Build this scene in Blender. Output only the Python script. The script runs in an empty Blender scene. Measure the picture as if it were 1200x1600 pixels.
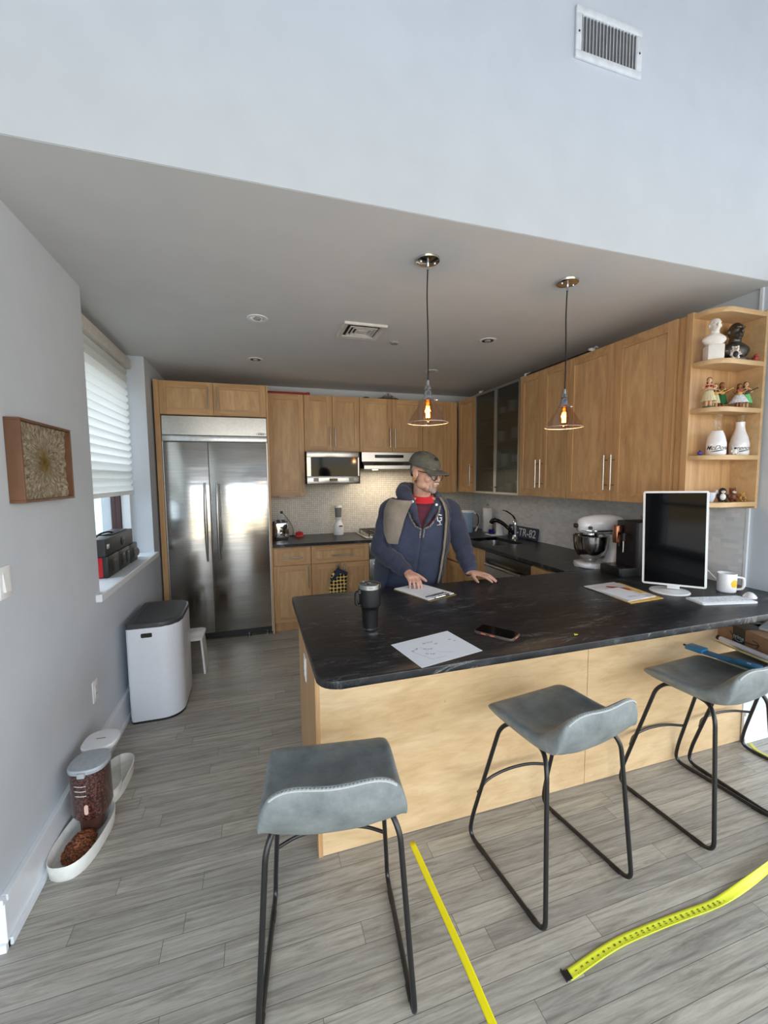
import bpy, bmesh, math, random
from mathutils import Vector, Matrix, noise
random.seed(7)
V = Vector
PI = math.pi
SC = bpy.context.scene
COL = SC.collection

# ------------------------------------------------------------------ camera
cam_d = bpy.data.cameras.new('camera')
cam = bpy.data.objects.new('camera', cam_d); COL.objects.link(cam)
SC.camera = cam
cam_d.sensor_fit = 'HORIZONTAL'; cam_d.sensor_width = 36.0
cam_d.lens = 36.0 * 648.99 / 1200.0
cam_d.clip_start = 0.02; cam_d.clip_end = 200
_yaw, _pit, _rol = 0.300521, 0.082953, 0.009104
_f = V((math.sin(_yaw)*math.cos(_pit), math.cos(_yaw)*math.cos(_pit), -math.sin(_pit)))
_r = V((math.cos(_yaw), -math.sin(_yaw), 0)); _d = _f.cross(_r)
_c, _s = math.cos(_rol), math.sin(_rol)
_r2 = _c*_r + _s*_d; _d2 = -_s*_r + _c*_d
_m = Matrix((_r2, -_d2, -_f)).transposed().to_4x4(); _m.translation = V((0, 0, 1.58))
cam.matrix_world = _m

# ------------------------------------------------------------------ world, lights, exposure
def srgb(r, g, b):
    f = lambda c: (c/255/12.92) if c/255 <= 0.04045 else ((c/255+0.055)/1.055)**2.4
    return (f(r), f(g), f(b), 1.0)
W = bpy.data.worlds.new('world'); SC.world = W; W.use_nodes = True
_nt = W.node_tree; _nt.nodes.clear()
_o = _nt.nodes.new('ShaderNodeOutputWorld'); _b = _nt.nodes.new('ShaderNodeBackground')
_tc = _nt.nodes.new('ShaderNodeTexCoord'); _sx = _nt.nodes.new('ShaderNodeSeparateXYZ')
_cr = _nt.nodes.new('ShaderNodeValToRGB'); _mr = _nt.nodes.new('ShaderNodeMapRange')
_nt.links.new(_tc.outputs['Generated'], _sx.inputs[0]); _nt.links.new(_sx.outputs[2], _mr.inputs[0])
_mr.inputs[1].default_value = -1; _mr.inputs[2].default_value = 1
_nt.links.new(_mr.outputs[0], _cr.inputs[0]); _nt.links.new(_cr.outputs[0], _b.inputs[0]); _nt.links.new(_b.outputs[0], _o.inputs[0])
_e = _cr.color_ramp; _e.elements[0].position = 0.0; _e.elements[0].color = (.66, .69, .73, 1)
_e.elements[1].position = 1.0; _e.elements[1].color = (1.25, 1.36, 1.5, 1)
for p, c in ((.42, (.74, .76, .78, 1)), (.450, (.94, .92, .88, 1)), (.457, (.66, .53, .30, 1)), (.512, (.66, .54, .32, 1)), (.518, (.50, .50, .47, 1)), (.530, (.62, .62, .60, 1)), (.534, (.55, .36, .32, 1)), (.538, (.95, 1.02, 1.08, 1)), (.6, (1.3, 1.42, 1.55, 1))):
    q = _e.elements.new(p); q.color = c
WORLD_STRENGTH = 3.2
_b.inputs[1].default_value = WORLD_STRENGTH

def area(name, loc, rot, sx, sy, power, color, portal=False):
    d = bpy.data.lights.new(name, 'AREA'); d.shape = 'RECTANGLE'; d.size = sx; d.size_y = sy; d.energy = power; d.color = color
    if portal: d.cycles.is_portal = True
    o = bpy.data.objects.new(name, d); COL.objects.link(o); o.location = loc; o.rotation_euler = rot
    return o
YB = -2.6     # the living room's window wall
# daylight through the living room's tall windows and through the kitchen window
area('daylight_opening', (.35, YB-.1, 1.5), (PI/2, 0, 0), 8.5, 2.9, 1, (1, 1, 1), True)
area('daylight_opening', (5.15, -.45, 1.5), (0, PI/2, 0), 2.9, 3.3, 1, (1, 1, 1), True)
area('window_opening', (-1.18, 3.38, 1.75), (0, -PI/2, 0), 1.7, 1.4, 1, (1, 1, 1), True)
SC.view_settings.view_transform = 'Standard'; SC.view_settings.look = 'None'
SC.view_settings.gamma = 1.0; SC.view_settings.use_curve_mapping = False
SC.view_settings.exposure = 0.62
SC.cycles.max_bounces = 10; SC.cycles.diffuse_bounces = 6; SC.cycles.glossy_bounces = 5; SC.cycles.transparent_max_bounces = 16
SC.cycles.sample_clamp_indirect = 6.0
SC.cycles.caustics_reflective = False; SC.cycles.caustics_refractive = False

# ------------------------------------------------------------------ mesh builder
def rotz(a): return Matrix.Rotation(a, 4, 'Z')
def frame(o, x, y, z):
    m = Matrix((V(x), V(y), V(z))).transposed().to_4x4(); m.translation = V(o); return m
def smoothpath(pts, n=6, closed=False):
    P = [V(p) for p in pts]; out = []; L = len(P)
    rng = range(L) if closed else range(L-1)
    for i in rng:
        p0 = P[(i-1) % L] if (closed or i > 0) else P[0]*2-P[1]
        p1 = P[i]; p2 = P[(i+1) % L]
        p3 = P[(i+2) % L] if (closed or i+2 < L) else P[-1]*2-P[-2]
        for k in range(n):
            t = k/n
            out.append(.5*((2*p1)+(-p0+p2)*t+(2*p0-5*p1+4*p2-p3)*t*t+(-p0+3*p1-3*p2+p3)*t**3))
    if not closed: out.append(P[-1])
    return out
def fillet(pts, r, n=5):
    P = [V(p) for p in pts]; out = [P[0]]
    for i in range(1, len(P)-1):
        a, b, c = P[i-1], P[i], P[i+1]
        da, dc = (a-b), (c-b); rr = min(r, da.length*.49, dc.length*.49)
        s, e = b+da.normalized()*rr, b+dc.normalized()*rr
        for k in range(n+1):
            t = k/n; out.append(s*(1-t)**2+b*2*t*(1-t)+e*t*t)
    out.append(P[-1]); return out
class MB:
    def __init__(s, M=None): s.bm = bmesh.new(); s.M = M or Matrix.Identity(4); s.mi = 0
    def _add(s, vs, fs):
        bv = [s.bm.verts.new(s.M @ V(v)) for v in vs]; out = []
        for f in fs:
            try:
                q = s.bm.faces.new([bv[i] for i in f]); q.material_index = s.mi; out.append(q)
            except ValueError: pass
        return bv, out
    def _bev(s, bv, w, seg):
        es = set(e for v in bv for e in v.link_edges)
        bmesh.ops.bevel(s.bm, geom=list(es), offset=w, segments=seg, profile=.5, affect='EDGES', clamp_overlap=True)
    def box(s, x0, x1, y0, y1, z0, z1, bev=0, seg=2):
        vs = [(x, y, z) for z in (z0, z1) for y in (y0, y1) for x in (x0, x1)]
        bv, f = s._add(vs, [(0, 2, 3, 1), (4, 5, 7, 6), (0, 1, 5, 4), (2, 6, 7, 3), (0, 4, 6, 2), (1, 3, 7, 5)])
        if bev: s._bev(bv, bev, seg)
        return s
    def prism(s, poly, z0, z1, bev=0, seg=2, M2=None):
        n = len(poly); A = M2 or Matrix.Identity(4)
        vs = [A @ V((p[0], p[1], z0)) for p in poly]+[A @ V((p[0], p[1], z1)) for p in poly]
        fs = [tuple(range(n))[::-1], tuple(range(n, 2*n))]+[(i, (i+1) % n, n+(i+1) % n, n+i) for i in range(n)]
        bv, f = s._add(vs, fs)
        if bev:
            es = set(f[0].edges) | set(f[1].edges)
            bmesh.ops.bevel(s.bm, geom=list(es), offset=bev, segments=seg, profile=.5, affect='EDGES', clamp_overlap=True)
        return s
    def grid(s, fn, nu, nv, cu=False, cv=False):
        vs = [fn(i/(nu if cu else nu-1), j/(nv if cv else nv-1)) for i in range(nu) for j in range(nv)]
        fs = []
        for i in range(nu if cu else nu-1):
            for j in range(nv if cv else nv-1):
                a, b = i*nv+j, ((i+1) % nu)*nv+j; c, d = ((i+1) % nu)*nv+(j+1) % nv, i*nv+(j+1) % nv
                fs.append((a, b, c, d))
        s._add(vs, fs); return s
    def loft(s, rings, cap=True):
        n = len(rings[0]); vs = [p for r in rings for p in r]; fs = []
        for i in range(len(rings)-1):
            for j in range(n): fs.append((i*n+j, i*n+(j+1) % n, (i+1)*n+(j+1) % n, (i+1)*n+j))
        if cap: fs += [tuple(range(n))[::-1], tuple(range((len(rings)-1)*n, len(rings)*n))]
        s._add(vs, fs); return s
    def tube(s, pts, r, n=10, closed=False, sx=1.0, up=None):
        P = [V(p) for p in pts]; R = r if isinstance(r, (list, tuple)) else [r]*len(P); rings = []
        L = len(P); nrm = None
        for i in range(L):
            if closed: t = P[(i+1) % L]-P[i-1]
            else: t = P[min(i+1, L-1)]-P[max(i-1, 0)]
            t.normalize()
            if nrm is None:
                u = V(up) if up else (V((0, 0, 1)) if abs(t.z) < .9 else V((1, 0, 0)))
                nrm = (u-t*u.dot(t)).normalized()
            else: nrm = (nrm-t*nrm.dot(t)).normalized()
            b = t.cross(nrm); k = R[i] if i < len(R) else R[-1]
            rings.append([P[i]+nrm*math.cos(2*PI*j/n)*k+b*math.sin(2*PI*j/n)*k*sx for j in range(n)])
        if closed:
            vs = [p for q in rings for p in q]; fs = []
            for i in range(L):
                for j in range(n): fs.append((i*n+j, i*n+(j+1) % n, ((i+1) % L)*n+(j+1) % n, ((i+1) % L)*n+j))
            s._add(vs, fs)
        else: s.loft(rings)
        return s
    def cyl(s, p0, p1, r0, r1=None, n=24): return s.tube([p0, p1], [r0, r0 if r1 is None else r1], n)
    def lathe(s, prof, n=28, M=None, sx=1, sy=1):
        A = M or Matrix.Identity(4)
        rings = [[A @ V((r*math.cos(2*PI*j/n)*sx, r*math.sin(2*PI*j/n)*sy, z)) for j in range(n)] for r, z in [(max(q[0], 1e-4), q[1]) for q in prof]]
        return s.loft(rings)
    def ell(s, c, r, n=16, M=None):
        A = Matrix.Translation(V(c)) @ (M or Matrix.Identity(4))
        prof = [(math.sin(PI*i/n), -math.cos(PI*i/n)) for i in range(n+1)]
        rings = [[A @ V((max(q[0], 1e-3)*math.cos(2*PI*j/(2*n))*r[0], max(q[0], 1e-3)*math.sin(2*PI*j/(2*n))*r[1], q[1]*r[2])) for j in range(2*n)] for q in prof]
        return s.loft(rings)
    def text(s, body, size, M=None, fn=None, depth=0, align='CENTER', shear=0, offset=0):
        cu = bpy.data.curves.new('t', 'FONT'); cu.body = body; cu.size = size; cu.align_x = align; cu.align_y = 'CENTER'
        cu.extrude = depth; cu.shear = shear; cu.resolution_u = 3; cu.offset = offset
        ob = bpy.data.objects.new('t', cu); me = bpy.data.meshes.new_from_object(ob)
        A = M or Matrix.Identity(4)
        vs = [(V(fn(v.co)) if fn else A @ v.co) for v in me.vertices]
        s._add(vs, [tuple(p.vertices) for p in me.polygons])
        bpy.data.objects.remove(ob); bpy.data.meshes.remove(me); bpy.data.curves.remove(cu)
        return s
def obj(name, mb, mat, parent=None, smooth=35, mods=None):
    me = bpy.data.meshes.new(name)
    bmesh.ops.recalc_face_normals(mb.bm, faces=mb.bm.faces)
    if smooth:
        a = math.radians(smooth)
        for f in mb.bm.faces: f.smooth = True
        for e in mb.bm.edges:
            if len(e.link_faces) == 2 and e.calc_face_angle(0) > a: e.smooth = False
    mb.bm.to_mesh(me); mb.bm.free()
    for m in (mat if isinstance(mat, (list, tuple)) else [mat]): me.materials.append(m)
    o = bpy.data.objects.new(name, me); COL.objects.link(o)
    if parent is not None: o.parent = parent
    for k, v in (mods or []):
        md = o.modifiers.new(k.lower(), k)
        for a, b in v.items(): setattr(md, a, b)
    return o
def tag(o, label, cat, group=None):
    o['label'] = label; o['category'] = cat
    if group: o['group'] = group
    return o
def thing(name, label, cat, loc=(0, 0, 0), rz=0, group=None):
    o = bpy.data.objects.new(name, None); COL.objects.link(o); o.location = loc; o.rotation_euler = (0, 0, rz)
    o.empty_display_size = .05
    return tag(o, label, cat, group)
def struct(name, mb, mat, parent=None, smooth=0):
    o = obj(name, mb, mat, parent, smooth); o['kind'] = 'structure'; return o
def kids(o): return [c for c in bpy.data.objects if c.parent == o]
def dup(o, loc, rz, label, group=None):
    def cp(a, par):
        c = a.copy(); COL.objects.link(c); c.parent = par
        for k in kids(a): cp(k, c)
        return c
    r = cp(o, None); r.location = loc; r.rotation_euler = (0, 0, rz); r['label'] = label
    if group: r['group'] = group
    return r

# ------------------------------------------------------------------ materials
class N:
    def __init__(s, name):
        s.m = bpy.data.materials.new(name); s.m.use_nodes = True; s.t = s.m.node_tree
        s.p = s.t.nodes['Principled BSDF']; s.out = s.t.nodes['Material Output']
    def n(s, kind, **kw):
        q = s.t.nodes.new('ShaderNode'+kind)
        for k, v in kw.items():
            if k.startswith('i_'):
                key = k[2:]; key = int(key) if key.isdigit() else key.replace('_', ' '); q.inputs[key].default_value = v
            else: setattr(q, k, v)
        return q
    def l(s, a, b): s.t.links.new(a, b)
    def coords(s, scale=(1, 1, 1), kind='Object', rot=(0, 0, 0)):
        tc = s.n('TexCoord'); mp = s.n('Mapping'); s.l(tc.outputs[kind], mp.inputs[0]); mp.inputs['Scale'].default_value = scale; mp.inputs['Rotation'].default_value = rot
        return mp.outputs[0]
    def noise(s, vec, scale, detail=3, rough=.5, dist=0):
        q = s.n('TexNoise'); s.l(vec, q.inputs['Vector']); q.inputs['Scale'].default_value = scale; q.inputs['Detail'].default_value = detail
        q.inputs['Roughness'].default_value = rough; q.inputs['Distortion'].default_value = dist; return q.outputs[0]
    def ramp(s, fac, stops):
        q = s.n('ValToRGB'); s.l(fac, q.inputs[0]); e = q.color_ramp
        e.elements[0].position, e.elements[0].color = stops[0][0], stops[0][1]
        e.elements[1].position, e.elements[1].color = stops[-1][0], stops[-1][1]
        for p, c in stops[1:-1]: k = e.elements.new(p); k.color = c
        return q.outputs[0]
    def mix(s, fac, a, b, mode='MIX'):
        q = s.n('Mix', data_type='RGBA', blend_type=mode)
        for x, i in ((fac, 0), (a, 6), (b, 7)):
            if hasattr(x, 'is_output'): s.l(x, q.inputs[i])
            else: q.inputs[i].default_value = x
        return q.outputs[2]
    def math(s, op, a, b=0):
        q = s.n('Math', operation=op)
        for x, i in ((a, 0), (b, 1)):
            if hasattr(x, 'is_output'): s.l(x, q.inputs[i])
            else: q.inputs[i].default_value = x
        return q.outputs[0]
    def bump(s, h, strength=.2, dist=.01):
        q = s.n('Bump'); s.l(h, q.inputs['Height']); q.inputs['Strength'].default_value = strength; q.inputs['Distance'].default_value = dist
        s.l(q.outputs[0], s.p.inputs['Normal'])
    def col(s, x): s.l(x, s.p.inputs['Base Color'])
    def set(s, **k):
        for a, b in k.items(): s.p.inputs[a.replace('_', ' ')].default_value = b
        return s
_MC = {}
def plain(name, c, rough=.5, metal=0, spec=.5, var=.04, scale=30, bump=0, coat=0, trans=0, emis=None, sheen=0):
    if name in _MC: return _MC[name]
    k = N(name); k.set(Roughness=rough, Metallic=metal, Specular_IOR_Level=spec)
    c1 = srgb(*c); nz = k.noise(k.coords(), scale, 3)
    lo = tuple(x*(1-var*2) for x in c1[:3])+(1,); hi = tuple(min(1, x*(1+var*2)) for x in c1[:3])+(1,)
    k.col(k.ramp(nz, [(.3, lo), (.7, hi)]))
    if bump: k.bump(nz, bump, .003)
    if coat: k.set(Coat_Weight=coat, Coat_Roughness=.08)
    if trans: k.set(Transmission_Weight=trans)
    if sheen: k.set(Sheen_Weight=sheen)
    if emis: k.p.inputs['Emission Color'].default_value = srgb(*emis[0]); k.p.inputs['Emission Strength'].default_value = emis[1]
    _MC[name] = k.m; return k.m
def wood(name, c1, c2, sc=(14, 14, 1.0), rough=.38, fig=.5, knots=0):
    k = N(name); v = k.coords(sc)
    oi = k.n('ObjectInfo'); add = k.n('VectorMath', operation='ADD'); k.l(v, add.inputs[0])
    ml = k.math('MULTIPLY', oi.outputs['Random'], 37.0); cb = k.n('CombineXYZ')
    for i in range(3): k.l(ml, cb.inputs[i])
    k.l(cb.outputs[0], add.inputs[1]); v = add.outputs[0]
    a = k.noise(v, 1.3, 5, .6, 1.2); b = k.noise(v, 7, 3, .7, .3)
    base = k.ramp(a, [(.28, srgb(*c1)), (.72, srgb(*c2))])
    fine = k.ramp(b, [(.3, (.86, .86, .86, 1)), (.7, (1.06, 1.06, 1.06, 1))])
    x = k.mix(fig, base, fine, 'MULTIPLY')
    tone = k.math('ADD', k.math('MULTIPLY', oi.outputs['Random'], .14), .93)
    hsv = k.n('HueSaturation'); k.l(x, hsv.inputs['Color']); k.l(tone, hsv.inputs['Value']); k.col(hsv.outputs[0])
    k.set(Roughness=rough, Specular_IOR_Level=.45); k.bump(b, .05, .002); return k.m

M_WALL = plain('wall_paint', (200, 207, 215), .72, var=.012, scale=6, spec=.25)
M_CEIL = plain('ceiling_paint', (212, 213, 212), .8, var=.01, scale=5, spec=.2)
M_TRIM = plain('white_trim_paint', (226, 231, 236), .35, var=.01)
M_CAB = wood('maple_cabinet', (170, 130, 88), (204, 166, 120))
M_CABH = wood('maple_cabinet_horizontal', (170, 130, 88), (204, 166, 120), (1.0, 14, 14))
M_CABP = wood('maple_figured_panel', (176, 138, 96), (210, 174, 128), (9, 9, 1.6), fig=.7)
M_SHELF = wood('pale_maple', (190, 156, 112), (212, 180, 136), (2, 10, 10))
M_STEEL = plain('brushed_steel', (176, 176, 174), .27, 1, var=.03, scale=60)
M_STEELD = plain('dark_steel', (96, 95, 93), .35, 1, var=.03)
M_CHROME = plain('chrome', (210, 210, 212), .1, 1, var=.01)
M_BLACK = plain('black_plastic', (22, 22, 23), .4, var=.05)
M_BLACKG = plain('black_gloss', (10, 10, 11), .08, var=.02)
M_BLKMET = plain('black_powder_coat', (19, 19, 21), .38, 0, var=.05, spec=.6)
M_WHITEP = plain('white_plastic', (232, 234, 236), .38, var=.01)
M_WHITEG = plain('white_enamel', (226, 230, 236), .18, var=.01, coat=.6)
M_CERAM = plain('white_ceramic', (236, 236, 238), .2, var=.01, coat=.5)
def glassmat(name, tint, rough=.03, refl=.12, op=.0):
    k = N(name); tr = k.n('BsdfTransparent'); tr.inputs[0].default_value = tint
    gl = k.n('BsdfGlossy'); gl.inputs['Roughness'].default_value = rough
    fr = k.n('LayerWeight'); fr.inputs[0].default_value = .5
    fac = k.math('ADD', k.math('MULTIPLY', k.math('POWER', fr.outputs['Facing'], 4.0), .6), refl); mx = k.n('MixShader'); k.l(fac, mx.inputs[0]); k.l(tr.outputs[0], mx.inputs[1]); k.l(gl.outputs[0], mx.inputs[2])
    k.l(mx.outputs[0], k.out.inputs[0]); return k.m
M_GLASS = glassmat('clear_glass', (.96, .97, .97, 1), .02, .02)

# floor: grey-stained oak strips running along X
k = N('grey_oak_floor'); tc = k.n('TexCoord'); sp = k.n('SeparateXYZ'); k.l(tc.outputs['Object'], sp.inputs[0])
PW, PL = .075, .95
row = k.math('DIVIDE', k.math('ADD', sp.outputs[1], 10.0), PW); ri = k.math('FLOOR', row)
wn = k.n('TexWhiteNoise', noise_dimensions='1D'); k.l(ri, wn.inputs['W'])
px = k.math('ADD', k.math('DIVIDE', k.math('ADD', sp.outputs[0], 20.0), PL), k.math('MULTIPLY', wn.outputs[0], 17.3)); pi_ = k.math('FLOOR', px)
cb = k.n('CombineXYZ'); k.l(ri, cb.inputs[0]); k.l(pi_, cb.inputs[1])
w2 = k.n('TexWhiteNoise', noise_dimensions='2D'); k.l(cb.outputs[0], w2.inputs['Vector'])
fy = k.math('FRACT', row); fx = k.math('FRACT', px)
ey = k.math('MINIMUM', fy, k.math('SUBTRACT', 1.0, fy)); ex = k.math('MINIMUM', fx, k.math('SUBTRACT', 1.0, fx))
seam = k.math('MINIMUM', k.math('MULTIPLY', ey, PW), k.math('MULTIPLY', ex, PL))
seamf = k.math('LESS_THAN', seam, .0009)
cv = k.n('CombineXYZ'); k.l(k.math('MULTIPLY', sp.outputs[0], 2.2), cv.inputs[0]); k.l(k.math('MULTIPLY', sp.outputs[1], 26.0), cv.inputs[1]); k.l(k.math('MULTIPLY', w2.outputs[0], 50.0), cv.inputs[2])
g1 = k.noise(cv.outputs[0], 1.0, 6, .68, 1.6); g2 = k.noise(cv.outputs[0], 6.0, 4, .7, .5)
c0 = k.ramp(g1, [(.25, srgb(126, 121, 112)), (.5, srgb(172, 167, 157)), (.78, srgb(198, 194, 184))])
c1 = k.mix(.55, c0, k.ramp(g2, [(.3, (.72, .72, .72, 1)), (.62, (1.08, 1.08, 1.08, 1))]), 'MULTIPLY')
tone = k.ramp(w2.outputs[0], [(0, (.80, .805, .82, 1)), (1, (1.06, 1.055, 1.03, 1))])
c2 = k.mix(1.0, c1, tone, 'MULTIPLY')
ring = k.n('TexWave', wave_type='RINGS', rings_direction='Z'); k.l(cv.outputs[0], ring.inputs['Vector']); ring.inputs['Scale'].default_value = .5; ring.inputs['Distortion'].default_value = 9; ring.inputs['Detail'].default_value = 3
c2 = k.mix(.35, c2, k.ramp(ring.outputs['Color'], [(0, (.62, .6, .58, 1)), (.22, (1, 1, 1, 1))]), 'MULTIPLY')
c3 = k.mix(seamf, c2, srgb(92, 88, 82)); k.col(c3)
k.set(Roughness=.42, Specular_IOR_Level=.45); k.bump(k.math('SUBTRACT', g2, k.math('MULTIPLY', seamf, 1.5)), .12, .002); M_FLOOR = k.m

# mosaic tile
def tilemat(name, axis, tw, th, c1, c2, grout, off=0.0, rough=.25):
    k = N(name); tc = k.n('TexCoord'); sp = k.n('SeparateXYZ'); k.l(tc.outputs['Object'], sp.inputs[0]); cb = k.n('CombineXYZ')
    k.l(sp.outputs[axis], cb.inputs[0]); k.l(sp.outputs[2], cb.inputs[1])
    br = k.n('TexBrick', offset=off); k.l(cb.outputs[0], br.inputs['Vector']); br.inputs['Scale'].default_value = 1
    br.inputs['Brick Width'].default_value = tw; br.inputs['Row Height'].default_value = th; br.inputs['Mortar Size'].default_value = .0016
    br.inputs['Mortar Smooth'].default_value = .1; br.inputs['Color1'].default_value = srgb(*c1); br.inputs['Color2'].default_value = srgb(*c2); br.inputs['Mortar'].default_value = srgb(*grout)
    k.col(br.outputs[0]); k.set(Roughness=rough); nz = k.noise(cb.outputs[0], 40, 2)
    k.bump(k.math('ADD', k.math('MULTIPLY', br.outputs['Fac'], -1.0), k.math('MULTIPLY', nz, .5)), .5, .002); return k.m
M_TILEB = tilemat('mosaic_tile_small', 0, .0235, .0235, (232, 228, 219), (214, 210, 202), (168, 164, 156))
M_TILER = tilemat('mosaic_tile_stone', 1, .052, .027, (232, 234, 236), (210, 213, 216), (226, 228, 230), .37, .4)

# black leathered stone
k = N('black_stone'); v = k.coords((1, 1, 1)); a = k.noise(k.coords((1.2, 4.2, 1.2)), 2.6, 8, .62, 1.2); b = k.noise(k.coords((1.2, 6.5, 1.2), rot=(0, 0, .12)), 9, 9, .78, .5)
ve = k.n('TexNoise'); k.l(k.coords((.8, 3.6, .8)), ve.inputs['Vector']); ve.inputs['Scale'].default_value = 3.1; ve.inputs['Detail'].default_value = 9; ve.inputs['Roughness'].default_value = .68; ve.inputs['Distortion'].default_value = 1.8
vv = k.math('ABSOLUTE', k.math('SUBTRACT', ve.outputs[0], .5)); 
base = k.ramp(b, [(.36, srgb(16, 17, 20)), (.5, srgb(27, 29, 32)), (.62, srgb(48, 51, 55)), (.78, srgb(92, 96, 98))])
vein = k.ramp(vv, [(0, (1, 1, 1, 1)), (.009, (.4, .4, .4, 1)), (.018, (0, 0, 0, 1))])
msk = k.ramp(a, [(.5, (0, 0, 0, 1)), (.68, (1, 1, 1, 1))])
k.col(k.mix(k.math('MULTIPLY', vein, k.math('MULTIPLY', msk, .75)), base, srgb(158, 160, 160)))
k.set(Roughness=.33, Specular_IOR_Level=.4); k.bump(b, .2, .004); M_STONE = k.m

# rotary-cut ply panel
k = N('birch_ply_panel'); v = k.coords((.9, 1, 2.6)); a = k.noise(v, 1.5, 5, .6, 1.5); b = k.noise(k.coords((1.2, 1, 6.0)), 6, 4, .6, .8)
base = k.ramp(a, [(.25, srgb(192, 160, 118)), (.5, srgb(210, 180, 138)), (.75, srgb(222, 197, 158))])
x = k.mix(.5, base, k.ramp(b, [(.3, (.76, .71, .64, 1)), (.58, (1.04, 1.04, 1.04, 1))]), 'MULTIPLY')
vo = k.n('TexVoronoi'); k.l(k.coords((1, 1, .55)), vo.inputs['Vector']); vo.inputs['Scale'].default_value = 9
x = k.mix(k.ramp(vo.outputs['Distance'], [(0, (.75, .75, .75, 1)), (.035, (0, 0, 0, 1))]), x, srgb(128, 92, 58)); k.col(x)
k.set(Roughness=.45); M_PLY = k.m

# grey distressed leather
k = N('grey_leather'); v = k.coords(); a = k.noise(v, 9, 6, .65); b = k.noise(v, 60, 5, .7)
x = k.ramp(a, [(.3, srgb(102, 110, 112)), (.5, srgb(124, 132, 134)), (.72, srgb(146, 153, 153))])
k.col(k.mix(.35, x, k.ramp(b, [(.35, (.8, .8, .8, 1)), (.65, (1.1, 1.1, 1.1, 1))]), 'MULTIPLY'))
k.set(Roughness=.42, Specular_IOR_Level=.5); k.bump(b, .12, .002); M_LEATH = k.m
M_STITCH = plain('leather_seam', (178, 184, 184), .5, bump=.4, scale=220)

# ================================================================== the room
CZ = 2.62; XL = -.865; XR = 2.76; YK = 4.95; YH = 1.615
m = MB(); m.box(-4.2, 5.2, YB-.2, YK+.1, -.06, 0); struct('floor', m, M_FLOOR)
m = MB(); m.box(-1.3, XR+.2, YH+.004, YK+.1, CZ-.001, CZ+.12); struct('ceiling', m, M_CEIL)
m = MB(); m.box(-4.2, 5.2, YB-.2, YH+.12, 5.0, 5.1); struct('ceiling_high', m, plain('loft_ceiling', (128, 126, 124), .9))
m = MB(); m.box(XL-.4, XR+.2, YK, YK+.1, 0, CZ); struct('wall_back', m, M_WALL)
# header and the wall ends either side of the opening
m = MB(); m.box(-4.2, XL, YH, YH+.12, CZ, 5.0); m.box(XL, XR, YH, YH+.12, CZ, 5.0); m.box(XR, 5.2, YH, YH+.12, CZ, 5.0); m.box(-4.2, XL, YH, YH+.12, 0, CZ); m.box(XR, 5.2, YH, YH+.12, 0, CZ)
struct('wall_front', m, M_WALL)
m = MB()
m.box(XL-.38, XL, YH+.12, 2.705, 0, CZ); m.box(XL-.38, XL, 4.057, YK, 0, CZ); m.box(XL-.38, XL, 2.705, 4.057, 0, .905)
m.box(XL-.38, XL-.25, 2.705, 4.057, 2.45, CZ)
struct('wall_left', m, M_WALL)
m = MB(); m.box(XR, XR+.1, YH+.12, YK, 0, CZ); m.box(XR, XR+.1, 1.505, YH, .9, CZ); struct('wall_right', m, M_WALL)
m = MB(); m.box(-4.2, -4.1, YB, YH, 0, 5.0); struct('wall_living_left', m, M_WALL)
# tall windows behind the viewer, on the rear wall and the side wall of the living room
m = MB(); m.box(5.1, 5.2, YB, YB+.5, 0, 5.0); m.box(5.1, 5.2, 1.2, YH, 0, 5.0); m.box(5.1, 5.2, YB+.5, 1.2, 0, .12); m.box(5.1, 5.2, YB+.5, 1.2, 2.85, 5)
struct('wall_living_right', m, M_WALL)
m = MB(); m.box(-4.2, -3.9, YB-.2, YB, 0, 5); m.box(4.6, 5.2, YB-.2, YB, 0, 5); m.box(-3.9, 4.6, YB-.2, YB, 0, .12); m.box(-3.9, 4.6, YB-.2, YB, 2.85, 5)
struct('wall_rear', m, M_WALL)
m = MB()
for i in range(7): x = -3.9+8.5*i/6; m.box(x-.04, x+.04, YB-.16, YB-.04, .12, 2.85)
for z in (.12, 1.0, 2.85): m.box(-3.9, 4.6, YB-.15, YB-.05, z-.035, z+.035)
struct('window_2', m, M_TRIM)
m = MB()
for i in range(5): y = YB+.5+3.3*i/4; m.box(5.12, 5.18, y-.04, y+.04, .12, 2.85)
for z in (.12, 1.0, 2.85): m.box(5.13, 5.17, YB+.5, 1.2, z-.035, z+.035)
struct('window_3', m, M_TRIM)
# baseboards with cap and shoe
def bb(name, pts, h=.165):
    m = MB()
    for (x0, x1, y0, y1, ox, oy) in pts:
        def b(t, z0, z1):
            m.box(min(x0, x0+ox*t), max(x1, x1+ox*t), min(y0, y0+oy*t), max(y1, y1+oy*t), z0, z1, .002)
        b(.014, 0, h); b(.022, h, h+.022); b(.026, 0, .028)
    struct(name, m, M_TRIM)
bb('baseboard_left', [(XL, XL, YH, 4.24, 1, 0)])
bb('baseboard_front', [(-4.1, XL+.018, YH, YH, 0, -1), (2.70, 5.1, YH, YH, 0, -1)])
m = MB(); m.box(2.71, 2.76, YH+.001, YH+.2, 0, .88); struct('wall_stub', m, M_TRIM)
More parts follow.
